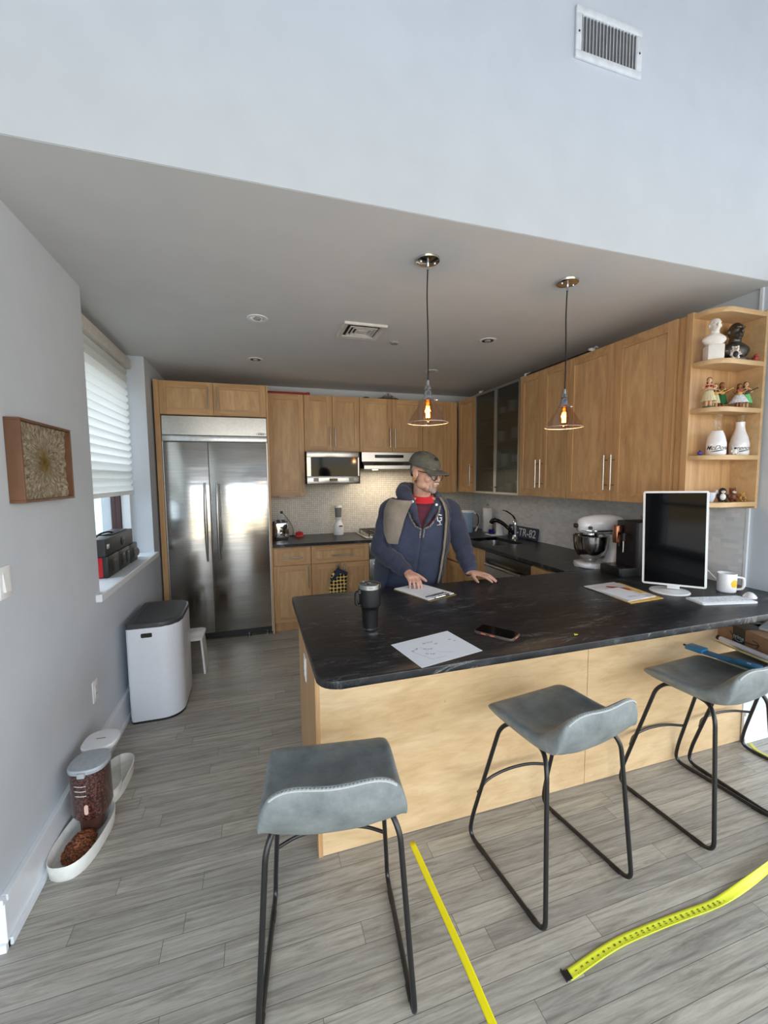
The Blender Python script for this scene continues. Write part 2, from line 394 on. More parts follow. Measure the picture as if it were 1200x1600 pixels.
# window: sill, frame, glass, reveal stop
m = MB(); m.box(-1.15, XL, 2.705, 4.057, .905, .943); m.box(XL-.005, XL+.03, 2.64, 4.10, .898, .943, .005); struct('trim_1', m, M_TRIM)
M_MAHOG = plain('mahogany_frame', (66, 38, 38), .35)
m = MB(); x0, x1 = -1.16, -1.09
m.box(x0, x1, 2.705, 2.76, .943, 2.45); m.box(x0, x1, 4.0, 4.057, .943, 2.45); m.box(x0, x1, 2.76, 4.0, .943, 1.0); m.box(x0, x1, 2.76, 4.0, 2.39, 2.45); m.box(x0, x1, 2.76, 4.0, 1.66, 1.71)
wf = struct('window_1', m, M_MAHOG)
m = MB(); m.box(-1.13, -1.125, 2.76, 4.0, 1.0, 2.39)
k = N('window_pane_glass'); tr = k.n('BsdfTransparent'); tr.inputs[0].default_value = (.92, .95, .95, 1); gl = k.n('BsdfGlossy'); gl.inputs['Roughness'].default_value = .05
mx = k.n('MixShader'); mx.inputs[0].default_value = .12; k.l(tr.outputs[0], mx.inputs[1]); k.l(gl.outputs[0], mx.inputs[2]); k.l(mx.outputs[0], k.out.inputs[0])
struct('window_pane', m, k.m, wf)
m = MB()
for y in (2.72, 4.03): m.box(-1.088, -1.02, y-.015, y+.027, .943, 2.6, .004)
m.box(-1.06, -1.045, 4.035, 4.057, .943, 2.6)
struct('trim_2', m, M_TRIM)
# neighbouring wall outside the kitchen window
m = MB(); m.box(-3.6, -3.5, 1.0, 22.0, -2, 1.95)
struct('trim_outside', m, plain('weathered_render', (150, 160, 152), .9, var=.15, scale=3))
# pleated shade
sh = thing('window_shade', 'white pleated fabric shade drawn down most of the kitchen window', 'shade', (-1.0, 3.38, 1.48))
k = N('shade_fabric'); k.col(k.ramp(k.noise(k.coords(), 60, 2), [(0, srgb(228, 228, 224)), (1, srgb(238, 238, 234))])); k.set(Roughness=.9)
tl = k.n('BsdfTranslucent'); tl.inputs[0].default_value = srgb(246, 246, 246); mx = k.n('MixShader'); mx.inputs[0].default_value = .38
k.l(k.p.outputs[0], mx.inputs[1]); k.l(tl.outputs[0], mx.inputs[2]); k.l(mx.outputs[0], k.out.inputs[0]); M_SHADE = k.m
m = MB(); P = []; NP = 18
for i in range(NP*6+1):
    t = i/6; fr = t-math.floor(t); P.append((.018*math.sin(fr*PI)**.6 if 0 < fr < 1 else 0, 1.02*(1-i/(NP*6))))
m.grid(lambda u, v: (P[round(v*(len(P)-1))][0], -.62+1.24*u, P[round(v*(len(P)-1))][1]), 2, len(P))
obj('shade_fabric', m, M_SHADE, sh, 60)
m = MB(); m.box(-.012, .02, -.62, .62, -.02, .012, .004); obj('bottom_rail', m, M_SHADE, sh)
m = MB(); m.box(-.03, .045, -.665, .65, 1.02, 1.10, .008); obj('head_rail', m, plain('headrail_cream', (208, 206, 198), .5), sh)

# tile backsplashes
m = MB(); m.box(.14, XR, YK-.012, YK, .914, 1.92); struct('trim_3', m, M_TILEB)
m = MB(); m.box(XR-.012, XR, 1.69, YK-.012, .914, 1.42); struct('trim_4', m, M_TILER)
m = MB(); m.box(XR-.014, XR, 1.672, 1.69, .914, CZ, .002); struct('trim_5', m, M_TRIM)

# ================================================================== cabinets
B_ = frame((0, 0, 0), (1, 0, 0), (0, 0, 1), (0, -1, 0))       # facing the camera: u=x, v=z, w=-y
R_ = frame((0, 0, 0), (0, -1, 0), (0, 0, 1), (-1, 0, 0))      # on the run along the wall: u=-y, v=z, w=-x
def fr(side, d):                                              # local frame whose w=0 is the cabinet face
    if side == 'B': return Matrix.Translation((0, d, 0)) @ B_
    return Matrix.Translation((d, 0, 0)) @ R_
def handle(par, M, u, v, L, vert=True, r=.0055):
    m = MB(M); w = .036
    if vert:
        m.cyl((u, v-L/2, w), (u, v+L/2, w), r, n=10)
        for s in (-1, 1): m.cyl((u, v+s*L*.36, .002), (u, v+s*L*.36, w), .004, n=8)
    else:
        m.cyl((u-L/2, v, w), (u+L/2, v, w), r, n=10)
        for s in (-1, 1): m.cyl((u+s*L*.36, v, .002), (u+s*L*.36, v, w), .004, n=8)
    h = obj('handle', m, M_STEEL, par); return h
def door(par, M, u0, u1, v0, v1, name='door', hs=None, sw=.058, mat=None):
    g = .0015; u0 += g; u1 -= g; v0 += g; v1 -= g; T = .02
    m = MB(M); m.box(u0+sw-.003, u1-sw+.003, v0+sw-.003, v1-sw+.003, .0005, T-.009); o = obj(name, m, M_CABP, par)
    for a0, a1 in ((u0, u0+sw), (u1-sw, u1)):
        m = MB(M); m.box(a0, a1, v0, v1, .0005, T, .0012, 1); obj('stile', m, mat or M_CAB, o)
    for a0, a1 in ((v0, v0+sw), (v1-sw, v1)):
        m = MB(M); m.box(u0+sw, u1-sw, a0, a1, .0005, T, .0012, 1); obj('rail', m, M_CABH, o)
    if hs:
        L = hs[3] if len(hs) > 3 else .2
        handle(o, M @ Matrix.Translation((0, 0, T)), hs[0], hs[1], L, hs[2])
    return o
def cabinet(name, label, side, d, u0, u1, v0, v1, depth, doors=(), drawers=(), toe=0):
    M = fr(side, d+.0); c = M @ V(((u0+u1)/2, v0, -depth/2))
    t = thing(name, label, 'cabinet', c); T = Matrix.Translation(-c) @ M
    m = MB(T); m.box(u0+.001, u1-.001, v0+toe, v1, -depth, -.0005)
    if toe: m.box(u0+.001, u1-.001, v0, v0+toe, -depth, -.03)
    obj('body', m, M_CAB, t)
    for a in doors: door(t, T, *a[:4], hs=a[4] if len(a) > 4 else None)
    for a in drawers: door(t, T, *a[:4], name='drawer', hs=a[4], sw=.045)
    return t
DW = YK-.013
# uppers on the back wall, faces at y=4.60
F = 4.60; dp = DW-F
cabinet('wall_cabinet', 'tall single-door wall cabinet next to the fridge, toaster below', 'B', F, .150, .527, 1.39, 2.47, dp, [(.150, .527, 1.39, 2.47, (.500, 1.53, True, .22))])
cabinet('wall_cabinet', 'short two-door wall cabinet above the microwave', 'B', F, .529, 1.141, 1.868, 2.47, dp, [(.529, .835, 1.868, 2.47, (.806, 2.03, True, .22)), (.835, 1.141, 1.868, 2.47, (.864, 2.03, True, .22))])
cabinet('wall_cabinet', 'short two-door wall cabinet above the range hood', 'B', F, 1.143, 1.905, 1.868, 2.47, dp, [(1.143, 1.524, 1.868, 2.47, (1.495, 2.03, True, .22)), (1.524, 1.905, 1.868, 2.47, (1.553, 2.03, True, .22))])
cabinet('wall_cabinet', 'tall wall cabinet behind the man, tucked in the room corner', 'B', F, 1.907, 2.36, 1.39, 2.47, dp, [(1.907, 2.23, 1.39, 2.47)])
# uppers on the side wall, faces at x=2.38
F = 2.38; dp = XR-.013-F; Z0, Z1 = 1.40, 2.478
cabinet('wall_cabinet', 'narrow single-door wall cabinet between room corner and frosted glass doors', 'R', F, -4.58, -4.17, Z0, Z1, dp, [(-4.56, -4.17, Z0, Z1, (-4.215, 1.60, True, .24))])
cabinet('wall_cabinet', 'two-door wall cabinet next to the frosted glass doors', 'R', F, -3.35, -2.735, Z0, Z1, dp, [(-3.35, -3.035, Z0, Z1, (-3.065, 1.60, True, .24)), (-3.035, -2.735, Z0, Z1, (-3.005, 1.60, True, .24))])
cabinet('wall_cabinet', 'wide two-door wall cabinet beside the open display shelves', 'R', F, -2.73, -1.81, Z0, Z1, dp, [(-2.73, -2.295, Z0, Z1, (-2.325, 1.60, True, .24)), (-2.295, -1.86, Z0, Z1, (-2.265, 1.60, True, .24))])
# frosted glass cabinet
gc = thing('glass_cabinet', 'wall cabinet with two frosted glass doors in aluminium frames', 'cabinet', (2.57, 3.76, 1.40)); T = Matrix.Translation((-2.57, -3.76, -1.40)) @ fr('R', F)
m = MB(T); m.box(-4.168, -4.15, Z0, Z1, -dp, 0); m.box(-3.37, -3.352, Z0, Z1, -dp, 0); m.box(-4.168, -3.352, Z0, Z0+.018, -dp, 0); m.box(-4.168, -3.352, Z1-.018, Z1, -dp, 0); m.box(-4.15, -3.37, Z0, Z1, -dp, -dp+.01)
obj('body', m, M_SHELF, gc)
for z in (1.66, 1.93, 2.2):
    m = MB(T); m.box(-4.15, -3.37, z, z+.016, -dp+.01, -.03); obj('shelf', m, M_SHELF, gc)
k = N('frosted_glass'); rf = k.n('BsdfRefraction'); rf.inputs['Roughness'].default_value = .22; rf.inputs['IOR'].default_value = 1.03; rf.inputs[0].default_value = (.62, .66, .64, 1)
df = k.n('BsdfDiffuse'); df.inputs[0].default_value = srgb(120, 128, 124); gl = k.n('BsdfGlossy'); gl.inputs['Roughness'].default_value = .25
mx = k.n('MixShader'); mx.inputs[0].default_value = .16; k.l(rf.outputs[0], mx.inputs[1]); k.l(df.outputs[0], mx.inputs[2])
tq = k.n('BsdfTransparent'); tq.inputs[0].default_value = (.78, .82, .80, 1); mt = k.n('MixShader'); mt.inputs[0].default_value = .42; k.l(mx.outputs[0], mt.inputs[1]); k.l(tq.outputs[0], mt.inputs[2])
m2 = k.n('MixShader'); m2.inputs[0].default_value = .06; k.l(mt.outputs[0], m2.inputs[1]); k.l(gl.outputs[0], m2.inputs[2]); k.l(m2.outputs[0], k.out.inputs[0]); M_FROST = k.m
M_ALU = plain('satin_aluminium', (176, 178, 178), .35, .9, var=.02)
for u0, u1, hu in ((-4.168, -3.76, -3.785), (-3.76, -3.352, -3.735)):
    m = MB(T); a = .022; m.box(u0+.001, u0+a, Z0, Z1, .001, .02); m.box(u1-a, u1-.001, Z0, Z1, .001, .02); m.box(u0+a, u1-a, Z0, Z0+a, .001, .02); m.box(u0+a, u1-a, Z1-a, Z1, .001, .02)
    d = obj('door', m, M_ALU, gc)
    m = MB(T); m.box(u0+a, u1-a, Z0+a, Z1-a, .008, .013); obj('pane', m, M_FROST, d)
    m = MB(T); m.cyl((hu, Z0+.07, .02), (hu, Z0+.07, .04), .006, n=12); obj('knob', m, M_STEEL, d)
def cup(name, label, cat, x, y, z, r, h, mat, group=None, taper=.85):
    m = MB(); t = .003
    m.lathe([(0, 0), (r*taper, 0), (r, h*.5), (r, h), (r-t, h), (r-t, h*.5), (r*taper-t, t), (0, t)], 20)
    o = obj(name, m, mat); o.location = (x, y, z); return tag(o, label, cat, group)
_i = 0
for z, row in ((1.418, [(3.92, .07, .05), (3.75, .04, .09), (3.55, .06, .12)]), (1.676, [(3.98, .045, .17), (3.85, .04, .14), (3.62, .05, .12), (3.47, .04, .14)]), (1.946, [(3.9, .045, .11), (3.62, .065, .12), (3.47, .04, .1)]), (2.216, [(3.88, .04, .09), (3.70, .05, .13), (3.45, .045, .12)])):
    for y, r, h in row:
        cup('mug' if r < .05 else 'bowl', 'white cup blurred behind the frosted glass doors', 'cup', 2.53, y, z, r, h, M_CERAM, 'crockery behind the frosted glass'); _i += 1
o = MB(); o.box(-.04, .04, -.04, .04, 0, .05, .006); tag(obj('tea_box', o, plain('tan_card', (176, 132, 70), .6)), 'small tan box blurred behind the frosted glass', 'box').location = (2.5, 3.60, 1.676+.0)

# open display shelves
ds = thing('display_shelf', 'open maple corner shelving with rounded shelves at the cabinet run end', 'shelf', (2.56, 1.72, 1.39))
T = Matrix.Translation((-2.56, -1.72, -1.39))
m = MB(T); m.box(2.362, XR-.014, 1.772, 1.808, 1.385, 2.48, .001, 1); obj('side_panel', m, M_CAB, ds)
m = MB(T); m.box(XR-.034, XR-.014, 1.635, 1.772, 1.385, 2.48); obj('back_panel', m, M_SHELF, ds)
def shelfpoly(x0=2.375, x1=XR-.034, y0=1.772, y1=1.635, r=.11):
    p = [(x1, y0), (x0, y0)]
    for i in range(9):
        a = PI+PI/2*i/8; p.append((x0+r+r*math.cos(a), y1+.09+.09*math.sin(a)))
    p.append((x1, y1)); return p
SHZ = [1.397, 1.661, 1.922, 2.178, 2.446]
for z in SHZ:
    m = MB(T); m.prism(shelfpoly(), z, z+.026, .002, 1); obj('shelf', m, M_SHELF, ds)

# base cabinets on the back wall, faces at y=4.30
F = 4.30; dp = DW-F
cabinet('base_cabinet', 'narrow base cabinet with one drawer next to the fridge', 'B', F, .150, .532, 0, .884, dp, [(.150, .532, .10, .69, (.497, .57, True, .24))], [(.150, .532, .695, .872, (.34, .775, False, .22))], toe=.10)
bc = cabinet('base_cabinet', 'two-door base cabinet with one wide drawer next to the oven', 'B', F, .534, 1.155, 0, .884, dp, [(.534, .845, .10, .69, (.815, .58, True, .22)), (.845, 1.155, .10, .69, (.875, .58, True, .22))], [(.534, 1.155, .695, .872, (.86, .775, False, .24))], toe=.10)
cabinet('base_cabinet', 'corner base cabinet behind the man beyond the oven', 'B', F, 1.92, 2.10, 0, .884, dp, [(1.92, 2.10, .10, .872)], toe=.1)
# base run on the side wall, faces at x=2.09
F = 2.09; dp = XR-.013-F
cabinet('base_cabinet', 'sink base cabinet with a plain door below the basin', 'R', F, -4.27, -3.86, 0, .884-.24, dp, [(-4.27, -3.86, .1, .644)], toe=.1)
cabinet('base_cabinet', 'three-drawer base cabinet between dishwasher and sink base', 'R', F, -3.855, -3.45, 0, .66, dp, (), [(-3.855, -3.45, .50, .66, (-3.65, .58, False, .16)), (-3.855, -3.45, .1, .495, (-3.65, .36, False, .16))], toe=.1)
m = MB(); m.box(2.075, 2.09, 3.45, 4.27, .66, .884); tag(obj('drawer_front', m, M_CAB), 'maple drawer front strip directly under the sink edge', 'cabinet')
cabinet('base_cabinet', 'narrow base cabinet between dishwasher and peninsula', 'R', F, -2.76, -2.36, 0, .884, dp, [(-2.76, -2.36, .1, .872)], toe=.1)
dwm = thing('dishwasher', 'stainless steel dishwasher under the counter beside the sink', 'dishwasher', (2.4, 3.1, 0)); T = Matrix.Translation((-2.4, -3.1, 0)) @ fr('R', F)
m = MB(T); m.box(-3.445, -2.765, .1, .88, -dp, 0); m.box(-3.445, -2.765, .0, .1, -dp, -.05); obj('body', m, M_BLACK, dwm)
m = MB(T); m.box(-3.44, -2.77, .12, .745, .0005, .024, .003); obj('door', m, plain('satin_steel_panel', (158, 152, 142), .38, .75), dwm)
m = MB(T); m.box(-3.44, -2.77, .78, .875, .0005, .02, .002); obj('control_panel', m, M_STEELD, dwm)
m = MB(T); m.box(-3.41, -2.80, .75, .775, .0005, .055, .006); obj('handle', m, M_STEEL, dwm)
# oven
ov = thing('oven', 'stainless built-in oven under the cooktop, mostly behind the man', 'oven', (1.54, 4.6, 0)); T = Matrix.Translation((-1.54, -4.6, 0)) @ fr('B', 4.30)
m = MB(T); m.box(1.158, 1.917, .1, .882, -.62, -.001); obj('body', m, M_STEELD, ov)
m = MB(T); m.box(1.162, 1.913, .72, .878, 0, .02, .003); obj('control_panel', m, M_STEEL, ov)
m = MB(T); m.box(1.162, 1.913, .14, .70, 0, .02, .004); dr = obj('door', m, M_STEEL, ov)
m = MB(T); m.box(1.22, 1.86, .22, .60, .0205, .022); obj('window', m, M_BLACKG, dr)
m = MB(T); m.cyl((1.19, .655, .055), (1.885, .655, .055), .011); m.cyl((1.21, .655, .02), (1.21, .655, .055), .008, n=10); m.cyl((1.865, .655, .02), (1.865, .655, .055), .008, n=10); obj('handle', m, M_CHROME, dr)

# fridge
fg = thing('refrigerator', 'wide built-in stainless steel side-by-side refrigerator', 'refrigerator', (-.335, 4.6, 0)); T = Matrix.Translation((.335, -4.6, 0)) @ fr('B', 4.27)
m = MB(T); m.box(-.797, .128, .03, 2.165, -.62, -.03); obj('body', m, M_STEELD, fg)
k = N('fridge_door_steel'); a = k.noise(k.coords((1.0, 1, 34)), 3, 3, .6); b = k.noise(k.coords((1.5, 1, 2.2)), 1.3, 3, .5, .5)
k.col(k.ramp(a, [(.3, srgb(188, 187, 183)), (.7, srgb(206, 205, 202))])); k.set(Metallic=1.0)
k.l(k.ramp(b, [(.3, (.14, .14, .14, 1)), (.7, (.25, .25, .25, 1))]), k.p.inputs['Roughness']); k.bump(k.noise(k.coords((.7, 1, 5.0)), 1.6, 2, .4), .10, .03)
M_FRIDGE = k.m
for u0, u1, hu in ((-.79, -.413, -.448), (-.406, .12, -.343)):
    m = MB(T); m.box(u0, u1, .085, 1.925, -.028, .002, .004); d = obj('door', m, M_FRIDGE, fg)
    m = MB(T); pts = smoothpath([(hu, .80, .052), (hu, .98, .068), (hu, 1.18, .074), (hu, 1.38, .068), (hu, 1.545, .052)], 5); rr = [.009+.007*math.sin(PI*min(1, max(0, i/(len(pts)-1)))) for i in range(len(pts))]
    m.tube(pts, rr, 14)
    for z in (.86, 1.48): m.cyl((hu, z, .001), (hu, z, .058), .007, n=10)
    obj('handle', m, M_STEEL, d)
m = MB(T); m.box(-.797, .128, 1.932, 1.985, -.03, .012, .006); m.box(-.797, -.7915, .03, 1.93, -.03, 0); m.box(.122, .128, .03, 1.93, -.03, 0); obj('trim_rail', m, plain('bright_aluminium', (214, 218, 222), .3, .6), fg)
m = MB(T); M0 = T
m.prism([(-.797, 1.99), (-.797, 2.165), (.128, 2.165), (.128, 1.99)], -.03, -.004, .002, 1); gp = obj('grille_panel', m, M_STEEL, fg)
m = MB(T); pts = [( .075+.045*math.cos(2*PI*i/24), 2.012+.011*math.sin(2*PI*i/24), -.003) for i in range(24)]; m.tube(pts, .0016, 6, True); m.box(.048, .062, 2.008, 2.016, -.0035, -.0025); m.box(.066, .086, 2.007, 2.017, -.0035, -.0025); m.box(.090, .104, 2.008, 2.016, -.0035, -.0025); obj('badge', m, M_BLACK, gp)
m = MB(T); m.box(-.79, .122, .03, .083, -.06, -.02)
for i in range(44): m.box(-.78+i*.02, -.768+i*.02, .036, .075, -.02, -.014)
obj('toe_grille', m, M_BLACK, fg)
for u in (-.74, -.10, .075):
    m = MB(T); m.lathe([(0, 0), (.018, 0), (.018, .01), (.008, .014), (.008, .045), (0, .045)], 14, Matrix.Translation((u, 0, -.012)) @ Matrix.Rotation(-PI/2, 4, 'X')); obj('foot', m, M_CHROME, fg)
# surround over and beside the fridge
cs = cabinet('fridge_cabinet', 'low two-door cabinet above the refrigerator', 'B', 4.27, -.80, .130, 2.172, 2.475, .66, [(-.80, -.345, 2.172, 2.475, (-.385, 2.33, True, .20)), (-.345, .130, 2.172, 2.475, (-.305, 2.33, True, .20))])
m = MB(); m.box(-.845, -.80, 4.25, DW, 0, 2.478, .001, 1); tag(obj('fridge_side_panel', m, M_CAB), 'tall narrow maple side panel between window wall and refrigerator', 'cabinet panel')
m = MB(); m.box(.131, .148, 4.26, DW, 0, 2.478, .001, 1); tag(obj('fridge_side_panel', m, M_CAB), 'thin tall maple side panel between refrigerator and toaster cabinets', 'cabinet panel')

# microwave
mw = thing('microwave', 'stainless over-the-counter microwave with dark glass door', 'microwave', (.83, 4.7, 1.51)); T = Matrix.Translation((-.83, -4.7, -1.51)) @ fr('B', 4.47)
m = MB(T); m.box(.535, 1.115, 1.515, 1.862, -.46, 0, .003); obj('body', m, M_STEELD, mw)
m = MB(T); m.box(.533, 1.098, 1.80, 1.865, 0, .014, .003); m.box(.533, .575, 1.60, 1.80, 0, .014); m.box(1.088, 1.098, 1.60, 1.80, 0, .014); dd = obj('door_frame', m, M_STEEL, mw)
m = MB(T); m.box(.575, 1.088, 1.602, 1.799, 0, .012); gg = obj('door_glass', m, plain('oven_window', (14, 14, 15), .06, spec=.3, var=.02), mw)
m = MB(T); m.box(.533, 1.098, 1.518, 1.60, 0, .014, .003); cp = obj('control_strip', m, M_STEEL, mw)
m = MB(T); m.box(.77, .86, 1.545, 1.575, .0142, .0155); obj('display', m, M_BLACKG, cp)
for u in (.60, .985):
    m = MB(T); m.box(u, u+.055, 1.542, 1.58, .0142, .0155); obj('keypad', m, M_STEELD, cp)
# range hood
hd = thing('range_hood', 'slim stainless range hood with a lit front lip', 'range hood', (1.52, 4.7, 1.67)); T = Matrix.Translation((-1.52, -4.7, -1.67))
m = MB(T); A = Matrix(((0, 0, 1, 0), (1, 0, 0, 0), (0, 1, 0, 0), (0, 0, 0, 1)))
m.prism([(4.42, 1.675), (4.42, 1.712), (4.52, 1.76), (4.52, 1.862), (DW, 1.862), (DW, 1.675)], 1.148, 1.90, .002, 1, A); obj('body', m, M_STEEL, hd)
m = MB(T); m.box(1.30, 1.64, 4.512, 4.522, 1.80, 1.835, .003); obj('vent_slot', m, M_BLACK, hd)
m = MB(T); m.box(1.18, 1.87, 4.46, 4.9, 1.668, 1.6745); obj('filter', m, M_STEELD, hd)
M_BULB = plain('warm_lamp', (255, 214, 150), .5, emis=((255, 205, 130), 14))
m = MB(T); m.cyl((1.30, 4.52, 1.663), (1.30, 4.52, 1.668), .03); obj('lamp', m, M_BULB, hd)
area('hood_lamp_light', (1.45, 4.62, 1.655), (0, 0, 0), .5, .15, 3.0, (1, .82, .58)).parent = None

# countertops
m = MB(); r = .07
def rc(cx, cy, r, a0, n=7): return [(cx+r*math.cos(a0+PI/2*i/(n-1)), cy+r*math.sin(a0+PI/2*i/(n-1))) for i in range(n)]
poly = rc(.178+r, 1.302+r, r, PI)+[(3.0, 1.302), (3.0, 1.50), (XR-.001, 1.50), (XR-.001, 2.348)]+rc(.178+.02, 2.348-.02, .02, PI/2)
m.prism(poly, .884, .914, .005, 3); tag(obj('peninsula_countertop', m, M_STONE), 'black veined stone top of the peninsula, rounded at its free end', 'countertop')
m = MB(); e = XR-.013
def cb_(x0, x1, y0, y1): m.box(x0, x1, y0, y1, .884, .914)
cb_(2.06, e, 2.35, 3.48); cb_(2.06, 2.17, 3.48, 3.98); cb_(2.53, e, 3.48, 3.98); cb_(2.06, e, 3.98, DW); cb_(.150, 2.06, 4.272, DW)
bmesh.ops.remove_doubles(m.bm, verts=m.bm.verts, dist=1e-4)
ct = obj('countertop', m, M_STONE); tag(ct, 'polished black stone worktop around the back corner with the sink', 'countertop')
sk = thing('sink', 'undermount stainless steel sink basin in the black worktop', 'sink', (2.35, 3.64, .70))
T = Matrix.Translation((-2.35, -3.64, -.70)); m = MB(T)
def ring(x0, x1, y0, y1, z, r=.06): 
    return [V((p[0], p[1], z)) for p in rc(x1-r, y1-r, r, 0, 5)+rc(x0+r, y1-r, r, PI/2, 5)+rc(x0+r, y0+r, r, PI, 5)+rc(x1-r, y0+r, r, 3*PI/2, 5)]
m.loft([ring(2.15, 2.55, 3.46, 4.0, .882, .03), ring(2.172, 2.528, 3.482, 3.978, .882), ring(2.178, 2.522, 3.488, 3.972, .73), ring(2.21, 2.49, 3.52, 3.94, .715)], True)
bmesh.ops.delete(m.bm, geom=[f for f in m.bm.faces if len(f.verts) > 4 and f.calc_center_median().z > .1], context='FACES')
obj('basin', m, M_STEEL, sk, mods=[('SOLIDIFY', dict(thickness=.002))])
m = MB(T); m.cyl((2.35, 3.73, .716), (2.35, 3.73, .72), .04); obj('drain', m, M_CHROME, sk)

# peninsula base
pn = thing('peninsula', 'pale maple peninsula base faced with two large ply panels', 'peninsula', (1.5, 1.98, 0)); T = Matrix.Translation((-1.5, -1.98, 0))
m = MB(T); m.box(.235, XR-.02, 1.64, 2.30, 0, .883); obj('body', m, M_CAB, pn)
xs = 1.565
m = MB(T); m.box(.222, xs-.0015, 1.62, 1.64, .003, .883); obj('front_panel', m, M_PLY, pn)
m = MB(T); m.box(xs+.0015, 2.708, 1.62, 1.64, .003, .883); obj('front_panel', m, M_PLY, pn)
m = MB(T); m.box(.203, .222, 1.618, 1.665, 0, .883, .001, 1); m.box(.209, .2345, 1.665, 2.31, .0, .883); obj('end_panel', m, M_CAB, pn)
def plate(name, label, M, kind, par=None):
    t = thing(name, label, 'outlet' if kind == 'o' else 'switch'); t.matrix_world = M
    m = MB(); m.box(-.036, .036, -.058, .058, 0, .006, .0025); obj('plate', m, M_WHITEP, t)
    if kind == 'o': m = MB(); m.box(-.017, .017, -.034, .034, .006, .0085, .001); ins = obj('insert', m, M_WHITEP, t)
    if kind == 'o':
        m = MB()
        for v in (-.02, .014):
            for u in (-.006, .006): m.box(u-.0012, u+.0012, v, v+.009, .0086, .0092)
        obj('slot', m, M_BLACK, ins)
    else:
        m = MB(); m.prism([(-.034, .006), (.034, .006), (.034, .008), (-.034, .014)], -.017, .017, 0, 1, Matrix(((0, 0, 1, 0), (1, 0, 0, 0), (0, 1, 0, 0), (0, 0, 0, 1)))); obj('rocker', m, M_WHITEP, t)
    return t
plate('wall_outlet', 'white outlet plate on the end panel of the peninsula', frame((.2085, 1.985, .66), (0, -1, 0), (0, 0, 1), (-1, 0, 0)), 'o')
plate('wall_outlet', 'white outlet plate low on the grey wall above the feeders', frame((XL+.0005, 2.53, .445), (0, 1, 0), (0, 0, 1), (1, 0, 0)), 'o')
plate('wall_switch', 'white rocker switch below the framed art, cut by the frame edge', frame((XL+.0005, 1.79, 1.22), (0, 1, 0), (0, 0, 1), (1, 0, 0)), 's')
plate('wall_outlet', 'white outlet plate in the tile above the toaster', frame((.28, YK-.0125, 1.16), (1, 0, 0), (0, 0, 1), (0, -1, 0)), 'o')
plate('wall_outlet', 'white outlet plate in the tile behind the display shelf and monitor', frame((XR-.0125, 1.93, 1.30), (0, -1, 0), (0, 0, 1), (-1, 0, 0)), 'o')

# ================================================================== things on the worktops
CT = .9145
def at_(n, lab, cat, x, y, z=CT, rz=0, group=None): return thing(n, lab, cat, (x, y, z), rz, group)
def cable(name, label, pts, r, mat):
    m = MB(); m.tube(smoothpath(pts, 8), r, 8); return tag(obj(name, m, mat, None), label, 'cable')
M_COPPER = plain('copper', (186, 128, 100), .25, 1, var=.04)
M_RED = plain('red_plastic', (196, 40, 38), .4)
M_PAPER = plain('white_paper', (222, 230, 240), .8, var=.005)
M_INK = plain('ink', (60, 62, 70), .8)
def panelpoly(w, d, r, n=6, cx=0, cy=0):
    p = []
    for (sx, sy, a0) in ((1, 1, 0), (-1, 1, PI/2), (-1, -1, PI), (1, -1, 3*PI/2)):
        for i in range(n): a = a0+PI/2*i/(n-1); p.append((cx+sx*(w/2-r)+r*math.cos(a), cy+sy*(d/2-r)+r*math.sin(a)))
    return p
# toaster
t = at_('toaster', 'chrome two-slot toaster beside the refrigerator', 'toaster', .262, 4.72)
m = MB(); T = Matrix(((1, 0, 0, 0), (0, 0, 1, 0), (0, 1, 0, 0), (0, 0, 0, 1)))
pr_ = [(-.072, .012), (.072, .012), (.078, .05), (.078, .13), (.07, .172), (.05, .190), (-.05, .190), (-.07, .172), (-.078, .13), (-.078, .05)]
m.prism(pr_, -.13, .13, .012, 3, T); obj('body', m, M_CHROME, t)
m = MB(); m.box(-.066, .066, -.12, .12, 0, .014, .003); m.box(-.08, .08, .118, .135, .01, .18, .005); obj('base', m, M_BLACK, t)
for sx in (-.028, .028):
    m = MB(); m.box(sx-.014, sx+.014, -.09, .09, .188, .1915); obj('slot', m, M_BLACK, t)
    m = MB(); m.box(sx-.018, sx+.018, -.105, -.09, .185, .203, .003); m.box(sx-.018, sx+.018, .03, .04, .185, .203, .003); obj('rack_guide', m, M_BLACK, t)
m = MB(); m.cyl((0, -.128, .06), (0, -.148, .06), .018); m.cyl((-.042, -.128, .045), (-.042, -.136, .045), .006, n=10); m.cyl((.042, -.128, .045), (.042, -.136, .045), .006, n=10); obj('dial', m, M_CHROME, t)
m = MB(); m.box(-.003, .003, -.134, -.128, .085, .165); m.box(-.014, .014, -.155, -.133, .13, .142, .003); obj('lever', m, M_BLACK, t)
t = at_('egg_timer', 'small round red gadget with a cable, beside the toaster', 'timer', .47, 4.80)
m = MB(); m.lathe([(0, .0), (.048, 0), (.052, .018), (.046, .022), (0, .022)], 24); obj('base', m, plain('pink_rubber', (222, 96, 88), .5), t)
m = MB()
for i in range(9): a = 2*PI*i/9; m.ell((.030*math.cos(a), .030*math.sin(a), .034), (.015, .015, .017), 6)
m.ell((0, 0, .04), (.03, .03, .018), 8); obj('top', m, M_RED, t)
cable('power_cord', 'thin black cord hanging from the tile outlet to the worktop', [(.285, YK-.02, 1.19), (.33, YK-.05, 1.14), (.40, YK-.05, 1.02), (.405, YK-.07, .93), (.36, 4.84, .918), (.46, 4.87, .918)], .003, M_BLACK)
m = MB(); m.box(.27, .30, YK-.045, YK-.02, 1.175, 1.205, .004); tag(obj('plug', m, M_BLACK), 'black plug in the tile outlet above the toaster', 'plug')
